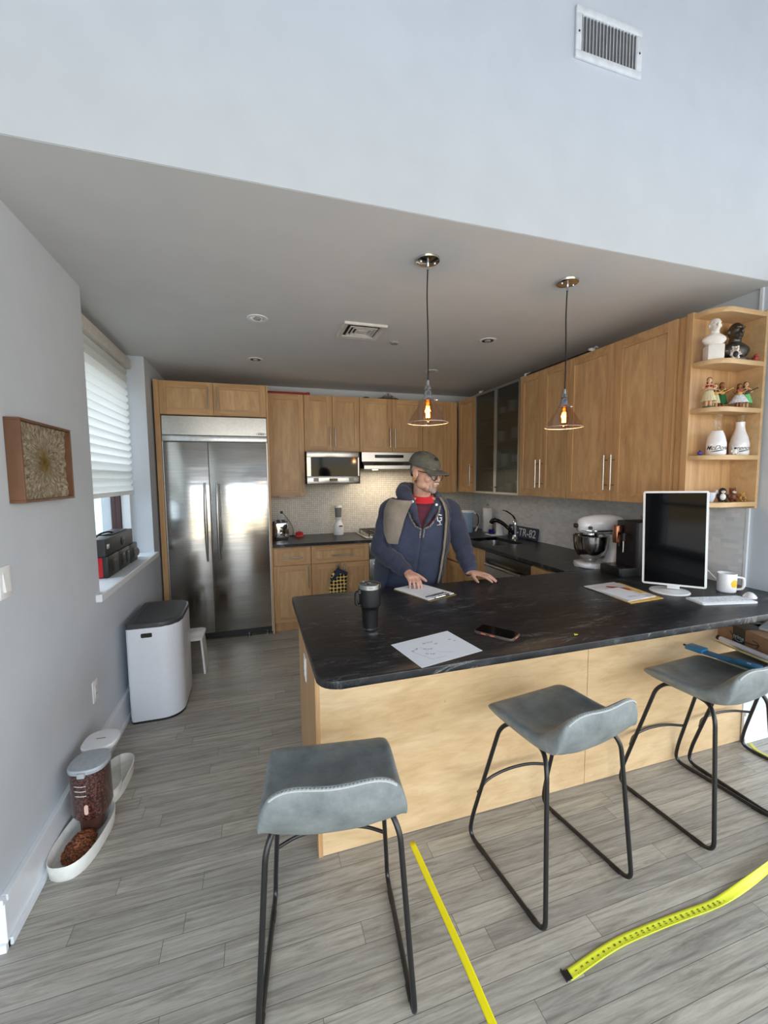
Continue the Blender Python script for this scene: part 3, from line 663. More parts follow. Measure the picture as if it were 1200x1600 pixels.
# blender / grinder
t = at_('blender', 'white personal blender with an upside-down clear cup', 'blender', .925, 4.80)
m = MB(); m.lathe([(0, 0), (.058, 0), (.06, .008), (.06, .105), (.052, .125), (.036, .148), (.034, .175), (0, .175)], 28); obj('base', m, M_WHITEP, t)
m = MB(); m.lathe([(.034, .176), (.042, .19), (.042, .205), (.034, .206)], 24); obj('collar', m, M_WHITEG, t)
m = MB(); m.lathe([(.036, .206), (.041, .29), (.041, .318), (.038, .318), (.038, .29), (.033, .206)], 24); obj('cup', m, plain('smoked_cup', (176, 176, 172), .2, trans=.6), t)
m = MB(); m.lathe([(0, .318), (.043, .318), (.045, .335), (.04, .345), (0, .345)], 24); obj('cap', m, M_WHITEP, t)
m = MB(); m.box(-.004, .038, -.064, -.05, .10, .112, .002); obj('badge', m, M_BLACK, t)
cable('power_cord', 'white cord looping from the blender to the tile', [(.90, 4.85, 1.03), (.84, 4.90, 1.06), (.78, 4.92, 1.00), (.74, 4.925, .985)], .0035, M_WHITEP)
# cooktop
t = at_('cooktop', 'stainless gas cooktop with black grates, mostly behind the man', 'cooktop', 1.52, 4.62)
m = MB(); m.prism(panelpoly(.77, .50, .02), 0, .012, .003, 2); obj('tray', m, M_STEEL, t)
for cx in (-.23, .0, .23):
    m = MB(); z = .045
    for a in (-.10, -.035, .035, .10): m.box(cx+a-.004, cx+a+.004, -.22, .22, z, z+.012, .001, 1)
    for b in (-.22, -.11, 0, .11, .216): m.box(cx-.105, cx+.105, b-.004, b+.004, z-.002, z+.010, .001, 1)
    for a in (-.10, .10):
        for b in (-.216, .216): m.box(cx+a-.005, cx+a+.005, b-.005, b+.005, .012, z+.004)
    obj('grate', m, M_BLKMET, t)
for cx in (-.23, .23):
    for cy in (-.11, .11):
        m = MB(); m.lathe([(0, .012), (.045, .012), (.04, .024), (.028, .026), (.028, .034), (0, .036)], 20, Matrix.Translation((cx, cy, 0))); obj('burner', m, plain('burner_brass', (176, 140, 100), .4, .7), t)
# oven mitt hanging on the cupboard handle
t = thing('oven_mitt', 'oven mitt with black dots on yellow hanging from the cupboard handle', 'oven mitt', (.80, 4.22, .38))
k = N('dotted_cloth'); vo = k.n('TexVoronoi'); k.l(k.coords((1, 0, 1)), vo.inputs['Vector']); vo.inputs['Scale'].default_value = 27; vo.inputs['Randomness'].default_value = .15
st = k.math('GREATER_THAN', vo.outputs['Distance'], .42); k.col(k.mix(st, srgb(20, 20, 24), srgb(222, 190, 110))); k.set(Roughness=.9)
def slabpoly(P, y0, y1, bev): 
    m = MB(); m.prism(P, y0, y1, bev, 3, Matrix(((1, 0, 0, 0), (0, 0, 1, 0), (0, 1, 0, 0), (0, 0, 0, 1)))); return m
P = smoothpath([(-.07, .20), (-.075, .10), (-.10, .03), (-.08, -.03), (0, -.05), (.075, -.02), (.085, .05), (.08, .12), (.095, .19), (.06, .23), (.02, .245), (-.03, .235)], 4, True)
obj('hand_pocket', slabpoly([(p.x, p.y) for p in P], -.018, .018, .012), k.m, t)
P = [(-.085, .155), (-.05, .18), (-.02, .25), (.0, .262), (.10, .21), (.092, .18), (.02, .215), (-.03, .16), (-.07, .125)]
obj('cuff', slabpoly(P, -.021, .021, .006), plain('navy_trim', (32, 46, 70), .8), t)
m = MB(); m.tube([(.0, 0, .255), (-.008, 0, .285), (.004, 0, .30), (.010, 0, .28), (.004, 0, .255)], .003, 8); obj('loop', m, plain('navy_trim', (32, 46, 70), .8), t)

# corner by the sink
t = at_('plant_pot', 'white pot with dark green succulent behind the man beside the pitcher', 'potted plant', 2.31, 4.70)
m = MB(); m.lathe([(0, 0), (.05, 0), (.06, .03), (.068, .10), (.062, .10), (0, .095)], 24); obj('pot', m, M_CERAM, t)
m = MB(); m.lathe([(0, .10), (.066, .10), (.07, .165), (.062, .165), (0, .155)], 24); obj('basket', m, plain('brown_wicker', (128, 84, 46), .8, bump=.5, scale=120), t)
m = MB()
for i in range(26):
    a = random.random()*6.28; r = .06*random.random()**.5; h = .05+.07*random.random()
    m.ell((r*math.cos(a), r*math.sin(a), .16+h*.55), (.014, .014, h*.6), 6)
obj('foliage', m, plain('dark_green_leaf', (44, 62, 30), .7, var=.3, scale=40), t)
t = at_('water_pitcher', 'clear blue water filter pitcher with white lid and handle', 'pitcher', 2.43, 4.45)
m = MB(); m.lathe([(0, .0), (.062, 0), (.066, .01), (.078, .21), (.08, .24), (.074, .24), (.06, .012), (0, .01)], 28, sx=.9, sy=1.1); obj('body', m, plain('blue_clear_plastic', (170, 198, 228), .15, trans=.3), t)
m = MB(); m.lathe([(0, .24), (.083, .24), (.085, .252), (.074, .268), (0, .272)], 28, sx=.9, sy=1.1); obj('lid', m, M_WHITEP, t)
m = MB(); m.tube(smoothpath([(.065, -.03, .235), (.115, -.05, .20), (.118, -.05, .12), (.100, -.045, .05), (.085, -.04, .012)], 5), .011, 10, sx=1.4); obj('handle', m, M_WHITEP, t)
m = MB(); m.tube(smoothpath([(.085, -.062, .225), (.107, -.066, .19), (.108, -.066, .12), (.096, -.061, .075)], 5), .007, 8, sx=1.6); obj('grip', m, plain('navy_grip', (36, 50, 90), .4), t)
t = at_('paper_towel', 'roll of white paper towel upright on a holder', 'paper towel', 2.645, 4.36)
m = MB(); m.lathe([(0, 0), (.085, 0), (.085, .008), (.07, .012), (0, .012)], 28); m.cyl((0, 0, .01), (0, 0, .325), .006, n=12); m.ell((0, 0, .33), (.012, .012, .012), 8); obj('holder', m, M_STEEL, t)
m = MB(); m.lathe([(.016, .014), (.054, .014), (.056, .03), (.056, .285), (.054, .292), (.016, .292)], 32); obj('roll', m, plain('towel_paper', (232, 230, 228), .95, bump=.3, scale=80), t)
t = at_('soap_tray', 'small white tray holding the soap bottles by the sink', 'tray', 2.625, 4.135)
m = MB(); m.prism(panelpoly(.20, .16, .02), 0, .008, .002, 2); obj('tray', m, M_CERAM, t)
t = at_('soap_dispenser', 'white wavy-textured soap dispenser with a black pump', 'soap dispenser', 2.645, 4.09, CT+.0085)
m = MB(); 
def wav(u, v):
    a = 2*PI*u; z = .125*v; r = .045+.0014*math.sin(z*330+3*math.sin(a*2)); return (r*math.cos(a), r*math.sin(a), z)
m.grid(wav, 40, 40, cu=True); m.lathe([(0, .0), (.045, 0)], 20); m.lathe([(.045, .125), (.03, .128), (0, .129)], 40); obj('canister', m, M_CERAM, t)
m = MB(); m.cyl((0, 0, .128), (0, 0, .15), .009, n=12); m.cyl((0, 0, .15), (0, 0, .16), .016, n=14); m.tube([(0, 0, .158), (-.02, -.008, .158), (-.036, -.014, .152)], .005, 8); obj('pump', m, M_BLACK, t)
t = at_('soap_bottle', 'small clear bottle of blue dish soap with a white pump', 'soap bottle', 2.575, 4.155, CT+.0085)
m = MB(); m.lathe([(0, 0), (.03, 0), (.031, .055), (0, .056)], 20); obj('soap', m, plain('blue_soap', (20, 26, 110), .15), t)
m = MB(); m.lathe([(.031, .056), (.031, .09), (.014, .105), (.012, .105), (.028, .089), (.028, .056)], 20); obj('bottle', m, M_GLASS, t)
m = MB(); m.cyl((0, 0, .104), (0, 0, .118), .014, n=14); m.cyl((0, 0, .118), (0, 0, .15), .005, n=10); m.tube([(0, 0, .148), (-.03, -.008, .144)], .006, 8); obj('pump', m, M_WHITEP, t)
# faucet
t = at_('faucet', 'black and chrome pull-out kitchen faucet behind the sink', 'faucet', 2.605, 3.745)
m = MB(); m.lathe([(0, 0), (.034, 0), (.034, .006), (.027, .014), (.022, .04), (.02, .05), (0, .05)], 24); obj('base', m, M_CHROME, t)
m = MB(); m.lathe([(0, .05), (.02, .05), (.021, .12), (.026, .15), (.026, .185), (.018, .20), (.012, .215), (0, .218)], 24); obj('column', m, M_CHROME, t)
m = MB(); pts = smoothpath([(-.01, 0, .06), (-.045, .04, .11), (-.09, .09, .165), (-.135, .13, .195), (-.165, .165, .19), (-.175, .18, .165)], 6); m.tube(pts, [.019]*12+[.02]*8+[.026]*8+[.027]*10, 14); obj('spout', m, M_BLACKG, t)
m = MB(); pts = smoothpath([(0, 0, .21), (-.01, .03, .25), (-.04, .09, .29), (-.07, .13, .305)], 6); m.tube(pts, [.009]*6+[.007]*8+[.005]*8, 10); obj('lever', m, M_BLACKG, t)
# licence plate leaning on the tile
t = thing('license_plate', 'dark blue licence plate reading 30-TR-82 leaning on the tile', 'licence plate', (2.722, 3.785, CT)); t.rotation_euler = (0, 0, 0)
Mp = Matrix.Rotation(math.radians(7), 4, 'Y') @ frame((0, 0, 0), (0, -1, 0), (0, 0, 1), (-1, 0, 0))
m = MB(Mp); m.prism(panelpoly(.52, .125, .012, cx=0, cy=.066), 0, .002, .0006, 1); obj('plate', m, plain('plate_blue', (26, 40, 76), .35), t)
m = MB(Mp @ Matrix.Translation((0, .062, .0024))); m.text('30-TR-82', .115, offset=.002); obj('lettering', m, plain('plate_white', (216, 222, 228), .4), t, 0)
m = MB(); m.cyl((XR-.013, 3.93, 1.03), (XR-.020, 3.93, 1.03), .011); tag(obj('tile_hook', m, M_STEEL), 'small round hook on the tile above the soap dispenser', 'hook') if False else m.bm.free()

# stand mixer (head points towards the refrigerator side)
t = at_('stand_mixer', 'white stand mixer with a steel bowl beside the coffee machine', 'stand mixer', 2.43, 2.41, CT, math.radians(-17))
M_MIX = M_WHITEG
m = MB(); m.prism([(p.x, p.y) for p in smoothpath([(-.20, 0), (-.17, .085), (-.05, .10), (.06, .10), (.14, .085), (.165, 0), (.14, -.085), (.06, -.10), (-.05, -.10), (-.17, -.085)], 4, True)], 0, .035, .014, 3); obj('base', m, M_MIX, t)
m = MB(); R0 = lambda cx, z, a, b, n=20: [V((cx+a*math.cos(2*PI*i/n), b*math.sin(2*PI*i/n), z)) for i in range(n)]
m.loft([R0(.075, .02, .085, .085), R0(.085, .06, .062, .062), R0(.09, .13, .05, .052), R0(.085, .20, .055, .058), R0(.07, .24, .075, .06)]); obj('column', m, M_MIX, t)
def yz(cx, cz, ry, rz, n=24): return [V((cx, ry*math.cos(2*PI*i/n), cz+rz*math.sin(2*PI*i/n))) for i in range(n)]
m = MB(); m.loft([yz(-.195, .302, .012, .014), yz(-.185, .302, .042, .045), yz(-.15, .305, .058, .062), yz(-.08, .312, .066, .07), yz(.02, .315, .068, .072), yz(.10, .308, .064, .068), yz(.145, .298, .05, .055), yz(.165, .29, .02, .022)]); hd_ = obj('head', m, M_MIX, t, 60)
m = MB(); m.tube(smoothpath([(-.18, -.035, .275), (-.12, -.0665, .268), (-.02, -.069, .268), (.08, -.067, .268)], 5), .006, 8, sx=.6); m.tube(smoothpath([(-.18, .035, .275), (-.12, .0665, .268), (-.02, .069, .268), (.08, .067, .268)], 5), .006, 8, sx=.6); obj('trim_band', m, M_CHROME, hd_)
m = MB(); m.cyl((-.19, 0, .303), (-.215, 0, .303), .017); obj('hub_knob', m, M_BLACK, hd_)
m = MB(); m.cyl((-.13, -.055, .292), (-.13, -.075, .292), .012); obj('speed_knob', m, M_BLACK, hd_)
m = MB(); m.lathe([(0, .25), (.05, .25), (.054, .235), (.05, .222), (.018, .218), (.018, .18), (0, .18)], 24, Matrix.Translation((-.095, 0, 0))); obj('planetary', m, M_CHROME, t)
m = MB(); m.tube(smoothpath([(-.095, 0, .18), (-.12, 0, .15), (-.125, 0, .11), (-.095, 0, .07), (-.065, 0, .11), (-.07, 0, .15), (-.095, 0, .18)], 5), .005, 8); obj('beater', m, M_STEEL, t)
m = MB(); m.lathe([(0, .04), (.045, .04), (.05, .052), (.052, .062), (.085, .085), (.108, .13), (.115, .19), (.117, .225), (.121, .228), (.119, .231), (.112, .226), (.110, .19), (.103, .135), (.08, .09), (0, .07)], 36, Matrix.Translation((-.095, 0, 0)))
obj('bowl', m, plain('polished_bowl_steel', (170, 168, 166), .14, 1, var=.02), t)
m = MB(); m.box(.07, .13, -.135, -.115, 0, .004); m.bm.free()
# coffee machine
t = at_('coffee_machine', 'matte black automatic coffee machine with copper spout', 'coffee machine', 2.50, 2.165, CT, math.radians(-8))
M_COFF = plain('anthracite_metal', (38, 38, 42), .42, .2, var=.03)
m = MB(); m.prism(panelpoly(.34, .20, .022, cx=.06), 0, .355, .004, 2); obj('body', m, M_COFF, t)
m = MB(); m.prism(panelpoly(.16, .20, .02, cx=-.15), .0, .055, .004, 2); obj('drip_tray', m, M_BLACK, t)
m = MB(); m.box(-.215, -.105, -.08, .08, .0555, .058, .001, 1); obj('drip_grid', m, M_STEELD, t)
m = MB(); m.prism([(p[0], p[1]) for p in panelpoly(.055, .048, .018, cx=-.138, cy=.045)], .205, .325, .004, 2); obj('spout', m, M_COPPER, t)
m = MB(); m.cyl((-.125, .045, .18), (-.125, .045, .205), .012, n=12); obj('nozzle', m, M_BLACK, t)
m = MB(); m.cyl((-.11, -.02, .27), (-.145, -.02, .27), .010, n=12); m.cyl((-.145, -.02, .28), (-.145, -.02, .225), .011, n=12); obj('steam_arm', m, M_BLACK, t)
m = MB(); m.cyl((-.145, -.02, .225), (-.145, -.02, .15), .0055, n=10); obj('steam_wand', m, M_STEEL, t)
m = MB(); m.lathe([(.075, .356), (.082, .39), (.078, .39), (.07, .358)], 28, Matrix.Translation((.10, 0, 0))); hp = obj('bean_hopper', m, M_GLASS, t)
m = MB()
for i in range(70): a = random.random()*6.28; r = .066*random.random()**.5; m.ell((.10+r*math.cos(a), r*math.sin(a), .362+.012*random.random()), (.007, .0045, .004), 4, rotz(a))
bn = obj('coffee_beans', m, plain('roast_bean', (30, 20, 16), .4), hp); bn['kind'] = 'stuff'

# monitor, keyboard, mouse, mug
nx, ny = .7939, .6080
t = thing('monitor', 'white portrait computer monitor with a dark screen', 'monitor', (2.245, 1.725, CT)); 
Mm = frame((-.008, -.01, 0), (ny, -nx, 0), (0, 0, 1), (-nx, -ny, 0))      # u across, v up, w towards the viewer
Mm = Mm @ Matrix.Rotation(math.radians(1.2), 4, 'Z')
m = MB(Mm); m.prism(panelpoly(.300, .534, .010, cx=0, cy=.309), -.012, .006, .003, 2); obj('housing', m, M_WHITEP, t)
k = N('screen_glass'); k.col(srgb(3, 3, 4)) if False else None
k.p.inputs['Base Color'].default_value = (.002, .002, .0025, 1); k.set(Roughness=.05, Specular_IOR_Level=.1); M_SCR = k.m
m = MB(Mm); m.box(-.139, .139, .053, .565, .0062, .0075); obj('screen', m, M_SCR, t)
m = MB(Mm); m.prism([(-.03, .30), (.03, .30), (.03, .02), (-.03, .02)], -.05, -.013, .006, 2); m.box(-.028, .028, .28, .34, -.03, -.011, .002); obj('stand', m, M_WHITEP, t)
m = MB(); m.lathe([(0, 0), (.098, 0), (.10, .004), (.096, .009), (.03, .013), (0, .0135)], 40, Matrix.Translation((-.0, .018, 0))); obj('foot', m, M_WHITEP, t)
t = thing('keyboard', 'slim white wireless keyboard in front of the monitor', 'keyboard', (2.325, 1.52, CT)); t.rotation_euler = (0, 0, math.atan2(-.069, .305))
m = MB(); m.prism(panelpoly(.305, .115, .008), 0, .009, .002, 2); obj('case', m, M_WHITEP, t)
m = MB(); M_KEY = plain('key_white', (216, 222, 230), .5)
for r_ in range(5):
    n_ = [15, 14, 14, 13, 9][r_]; x = -.143
    for c_ in range(n_):
        w = .286/n_-.003
        if r_ == 4 and c_ == 4: pass
        m.box(x, x+w, .036-r_*.0195, .051-r_*.0195, .009, .0115, .0008, 1); x += w+.003
obj('keys', m, M_KEY, t).name = 'key_button'
t = thing('mouse', 'white wireless mouse beside the keyboard', 'mouse', (2.535, 1.515, CT), math.radians(-58))
m = MB()
def ms(u, v):
    a = 2*PI*u; q = math.sin(v*PI/2); return (.032*q*math.cos(a), .056*q*math.sin(a), .006+.024*(1-q**2.2))
m.grid(ms, 28, 12, cu=True); m.lathe([(0, 0), (.029, 0), (.032, .006)], 28, sy=1.75); obj('shell', m, M_WHITEG, t, 60)
t = thing('coffee_mug', 'white coffee mug with a round yellow sticker beside the monitor', 'mug', (2.545, 1.64, CT), math.radians(-30))
m = MB(); m.lathe([(0, 0), (.04, 0), (.045, .006), (.046, .105), (.045, .108), (.043, .106), (.042, .01), (0, .008)], 36); obj('cup', m, M_CERAM, t)
m = MB(); m.tube(smoothpath([(.042, -.012, .088), (.068, -.02, .084), (.074, -.022, .055), (.066, -.02, .025), (.041, -.012, .018)], 6), .0065, 10, sx=1.3); obj('handle', m, M_CERAM, t)
def onmug(co, th0=math.radians(-66), R=.0463, z0=.055): a = th0+co.x/R; return (R*math.cos(a), R*math.sin(a), z0+co.y)
def disc(r, n=28, k=None): return [V((r*math.cos(2*PI*i/n), r*math.sin(2*PI*i/n), 0)) for i in range(n)]
m = MB(); 
for a, b, R in ((0, .022, .0463),): 
    vs = [onmug(V((0, 0, 0)), R=R)]+[onmug(p*q, R=R) for q in (.33, .66, 1) for p in disc(b)]; n = 28
    m._add(vs, [(0, 1+i, 1+(i+1) % n) for i in range(n)]+[(1+j*n+i, 1+(j+1)*n+i, 1+(j+1)*n+(i+1) % n, 1+j*n+(i+1) % n) for j in (0, 1) for i in range(n)])
lg = obj('round_logo', m, plain('yellow_print', (226, 186, 48), .3), t)
m = MB(); m.prism(panelpoly(.10, .10, .006), 0, .012, .003, 1, rotz(.4)); co_ = obj('coaster', m, plain('cork_brown', (120, 96, 72), .9)); co_.location = (2.66, 1.70, CT); tag(co_, 'brown cork coaster on the stone behind the white mug', 'coaster')
m = MB(); m.lathe([(0, 0), (.03, 0), (.034, .02), (.034, .05), (0, .05)], 20); o = obj('trinket_dish', m, plain('beige_ceramic', (196, 188, 176), .5)); o.location = (2.55, 1.83, CT); tag(o, 'small beige dish half hidden between monitor and mug', 'dish')
m = MB(); m.ell((0, 0, .022), (.02, .02, .022), 8); m.ell((.0, -.012, .05), (.012, .012, .014), 8); o = obj('trinket', m, plain('crimson_trinket', (128, 30, 52), .5)); o.location = (2.55, 1.83, CT+.05); tag(o, 'small crimson trinket standing in the beige dish', 'ornament')
cable('charging_cable', 'white cable curving over the stone behind the mug', [(2.50, 1.90, 1.02), (2.56, 1.93, 1.05), (2.63, 1.86, 1.03), (2.67, 1.80, .96), (2.70, 1.78, .918)], .003, M_WHITEP)
m = MB(); m.tube(smoothpath([(2.735, 1.79, .96), (2.742, 1.76, .985), (2.742, 1.74, 1.0)], 4), .002, 6); m.bm.free()

# papers, phone, tumbler, clipboard on the peninsula
def quad(name, P, z, mat, label, cat, th=.0006):
    c = sum((V((p[0], p[1], 0)) for p in P), V((0, 0, 0)))/4; m = MB(); m.prism([(p[0]-c.x, p[1]-c.y) for p in P], 0, th)
    o = obj(name, m, mat); o.location = (c.x, c.y, z); return tag(o, label, cat)
t = thing('note_sheet', 'loose white sheet with handwritten measurements near the counter edge', 'paper', (.656, 1.446, CT), 0)
Pn = [(.497, 1.527), (.776, 1.593), (.813, 1.363), (.537, 1.302)]
m = MB(); m.prism([(p[0]-.656, p[1]-1.446) for p in Pn], 0, .0007); obj('sheet', m, M_PAPER, t)
ax = V((.279, .066, 0)).normalized(); ay = V((-ax.y, ax.x, 0))
for s, u, v, sz, rot in (('30 1/8"', -.085, .022, .015, .35), ('96 7/16"', .0, .055, .015, -.05), ('5/8', .02, .03, .013, 0), ('24 5/8"', -.035, .005, .013, -.5), ('30 5/8"', -.055, -.035, .014, -.6), ('44', .095, .035, .013, .1), ('1/2', .105, .015, .011, .1)):
    m = MB(Matrix.Translation(ax*u+ay*v+V((0, 0, .0009))) @ rotz(math.atan2(ax.y, ax.x)+rot)); m.text(s, sz, shear=.3); obj('handwriting', m, M_INK, t, 0)
m = MB(Matrix.Translation((0, 0, .0009)))
for a, b in (((-.10, .012), (-.075, -.075)), ((-.075, -.075), (-.01, -.082)), ((-.02, -.03), (.03, -.07)), ((-.055, .035), (-.04, -.005))):
    A = ax*a[0]+ay*a[1]; B = ax*b[0]+ay*b[1]; d = (B-A).normalized(); nn = V((-d.y, d.x, 0))*.0006
    m._add([A-nn, B-nn, B+nn, A+nn], [(0, 1, 2, 3)])
obj('pencil_line', m, plain('pencil', (130, 136, 144), .8), t, 0)
t = thing('smartphone', 'black smartphone in an orange-trimmed case lying face up', 'phone', (.958, 1.494, CT), math.atan2(-.155, .10)+PI/2+.02)
m = MB(); m.prism(panelpoly(.092, .172, .014), 0, .011, .003, 2); obj('case', m, plain('grey_brown_case', (92, 76, 70), .5), t)
m = MB(); m.prism(panelpoly(.086, .166, .012), .0105, .0122, .001, 1); obj('screen', m, M_BLACKG, t)
m = MB(); M_OR = plain('orange_button', (214, 120, 84), .5)
m.box(-.0475, -.0455, .03, .05, .003, .008); m.box(-.0475, -.0455, -.01, .01, .003, .008); obj('side_button', m, M_OR, t)
m = MB(); m.box(-.012, .012, -.0875, -.0855, .003, .008); obj('port_flap', m, M_OR, t)
t = thing('tumbler', 'tall black insulated tumbler with steel rim and handle', 'tumbler', (.463, 1.715, CT))
m = MB(); m.lathe([(0, .015), (.034, .015), (.036, .09), (.040, .105), (.0475, .112), (.049, .12), (.049, .188), (0, .188)], 40); obj('body', m, plain('black_steel_coat', (20, 20, 23), .45, .2), t)
m = MB(); m.lathe([(0, 0), (.031, 0), (.033, .003), (.0335, .016), (0, .016)], 40); obj('base_ring', m, M_STEEL, t)
m = MB(); m.lathe([(.0485, .187), (.0488, .206), (.047, .208), (.045, .206), (.045, .188)], 40); obj('rim', m, M_STEEL, t)
m = MB(); m.lathe([(0, .196), (.044, .196), (.0455, .204), (.0455, .2095), (.04, .2105), (.038, .205), (0, .204)], 40); m.box(-.012, .012, -.03, .005, .204, .2105, .003); obj('lid', m, plain('clear_lid', (120, 126, 130), .12, trans=.7), t)
m = MB(); m.tube(fillet([(-.045, -.010, .178), (-.066, -.013, .176), (-.066, -.013, .122), (-.045, -.010, .120)], .010, 4), .0065, 10, sx=1.5); obj('handle', m, M_BLACK, t)
m = MB(); m.cyl((-.048, -.010, .172), (-.048, -.010, .183), .008, n=10); obj('handle_clip', m, M_STEEL, t)
def drum(co): R = .0494; a = -PI/2-.2+co.x/R; return (R*math.cos(a), R*math.sin(a), .1965+co.y)
m = MB(); m.text('YETI', .010, fn=drum); obj('rim_lettering', m, M_BLACK, t, 0)
# clipboard
P = [(.800, 2.30), (.847, 2.008), (1.035, 2.078), (.985, 2.372)]
ux = V((.188, .070, 0)).normalized(); uy = V((-ux.y, ux.x, 0)); cc = V((.918, 2.19, 0))
Mc = frame((0, 0, 0), ux, uy, (0, 0, 1))
t = thing('clipboard', 'brown hardboard clipboard with white papers under the hand', 'clipboard', (cc.x, cc.y, CT))
m = MB(Mc); m.prism(panelpoly(.215, .315, .012), 0, .0035, .001, 1); obj('board', m, plain('hardboard', (128, 104, 60), .6), t)
m = MB(Mc); m.prism([(-.10, -.14), (.10, -.14), (.10, .15), (-.10, .15)], .0036, .0076); ps = obj('paper_stack', m, M_PAPER, t)
m = MB(Mc)
for i in range(11): m.box(-.075, .06-.02*(i % 3), -.085+i*.016, -.0845+i*.016, .0077, .0079)
obj('handwriting', m, plain('pencil', (130, 136, 144), .8), ps, 0)
m = MB(Mc); m.box(-.055, .055, -.152, -.128, .004, .014, .004); m.tube(smoothpath([(-.05, -.135, .012), (-.03, -.155, .02), (.03, -.155, .02), (.05, -.135, .012)], 5), .003, 8); m.cyl((-.05, -.128, .012), (.05, -.128, .012), .006, n=12); obj('clip', m, M_CHROME, t)
m = MB(); m.cyl(tuple(cc+ux*-.085+uy*-.105+V((0, 0, CT+.0115))), tuple(cc+ux*.055+uy*-.10+V((0, 0, CT+.0115))), .0038, n=10); tag(obj('pen', m, plain('grey_pen', (120, 124, 130), .3, .5)), 'slim grey pen lying across the clipboard papers', 'pen')
# magazines and envelopes
Q = [(1.874, 1.983), (2.137, 1.987), (2.087, 1.657), (1.845, 1.643)]
def qs(s, dx, dy, rot=0):
    c = V((1.985, 1.82, 0)); R = rotz(rot)
    return [tuple((c+V((dx, dy, 0))+R @ ((V((p[0], p[1], 0))-c)*s))[:2]) for p in Q]
quad('envelope', qs(1.0, 0, -.005), CT, plain('manila', (222, 178, 96), .7), 'manila envelope at the bottom of the mail pile', 'envelope', .003)
o = quad('magazine', qs(.93, -.012, .012, .06), CT+.0032, plain('glossy_cover', (214, 216, 222), .3, var=.1, scale=14), 'glossy magazine in the mail pile with a red printed picture', 'magazine', .004)
M_PRR = plain('print_red', (176, 44, 36), .35, var=.4, scale=25); M_PRY = plain('print_yellow', (232, 196, 60), .35)
m = MB()
m.ell((.045, .04, .0042), (.075, .028, .0006), 8, rotz(-.9)); obj('red_picture', m, M_PRR, o)
m = MB(); m.box(.075, .105, -.08, .05, .0041, .0046); obj('yellow_picture', m, M_PRY, o)
o = quad('letter', qs(.62, -.045, -.05, .10), CT+.0085, M_PAPER, 'white folded letter on top of the mail pile', 'letter', .0012)
m = MB(); m.box(-.03, .05, -.06, -.058, .0013, .0016); m.box(-.03, .03, -.05, -.048, .0013, .0016); obj('printed_text', m, M_INK, o, 0)
m = MB(); m.prism([(0, 0), (.022, .004), (.012, .018)], 0, .002, .0006, 1); o = obj('guitar_pick', m, plain('yellow_chip', (232, 224, 60), .4)); o.location = (1.255, 1.376, CT); tag(o, 'tiny yellow triangular chip on the black stone', 'chip')

# ================================================================== display shelf contents
SZ = [z+.0265 for z in SHZ]
def bust(name, label, x, y, z, mat, h, plinth, rz, hat=False):
    t = thing(name, label, 'bust', (x, y, z), rz); s = h/.22
    m = MB(Matrix.Scale(s, 4))
    if plinth: m.box(-.042, .042, -.035, .035, 0, .085, .004); base = .085
    else: m.lathe([(0, 0), (.05, 0), (.05, .012), (.03, .03), (0, .03)], 20); base = .02
    obj('plinth', m, mat, t)
    m = MB(Matrix.Scale(s, 4)); A = lambda a, b, c, d: [V((a*math.cos(2*PI*i/20), b*math.sin(2*PI*i/20)+d, c)) for i in range(20)]
    m.loft([A(.032, .026, base-.002, 0), A(.050, .030, base+.012, 0), A(.062, .032, base+.030, 0), A(.058, .032, base+.044, 0), A(.042, .028, base+.056, 0), A(.024, .022, base+.066, 0), A(.021, .022, base+.09, -.003)])
    m.ell((0, -.002, base+.115), (.026, .032, .036), 10); m.ell((0, -.016, base+.095), (.020, .020, .022), 8); m.ell((0, -.037, base+.108), (.006, .010, .012), 6)
    m.ell((0, -.03, base+.124), (.022, .01, .006), 6); m.ell((0, -.034, base+.09), (.011, .006, .004), 6)
    for q in (-1, 1): m.ell((q*.030, 0, base+.112), (.005, .009, .012), 6)
    b = obj('head', m, mat, t, 60, [('REMESH', dict(mode='VOXEL', voxel_size=.0022*s)), ('SMOOTH', dict(iterations=4))])
    if hat:
        m = MB(Matrix.Scale(s, 4)); m.ell((0, .002, base+.128), (.0285, .035, .026), 8); obj('hair', m, mat, b)
    return t
M_PLAST = plain('white_plaster', (226, 222, 216), .6, var=.02); M_BRONZE = plain('dark_pewter', (92, 88, 84), .28, .85, var=.15, scale=60)
bust('bust', 'white plaster bust on a square plinth, top display shelf', 2.428, 1.70, SZ[3], M_PLAST, .205, True, math.radians(-32), True)
bust('bust', 'dark metallic bust behind the white one, top display shelf', 2.610, 1.715, SZ[3], M_BRONZE, .285, False, math.radians(-22))
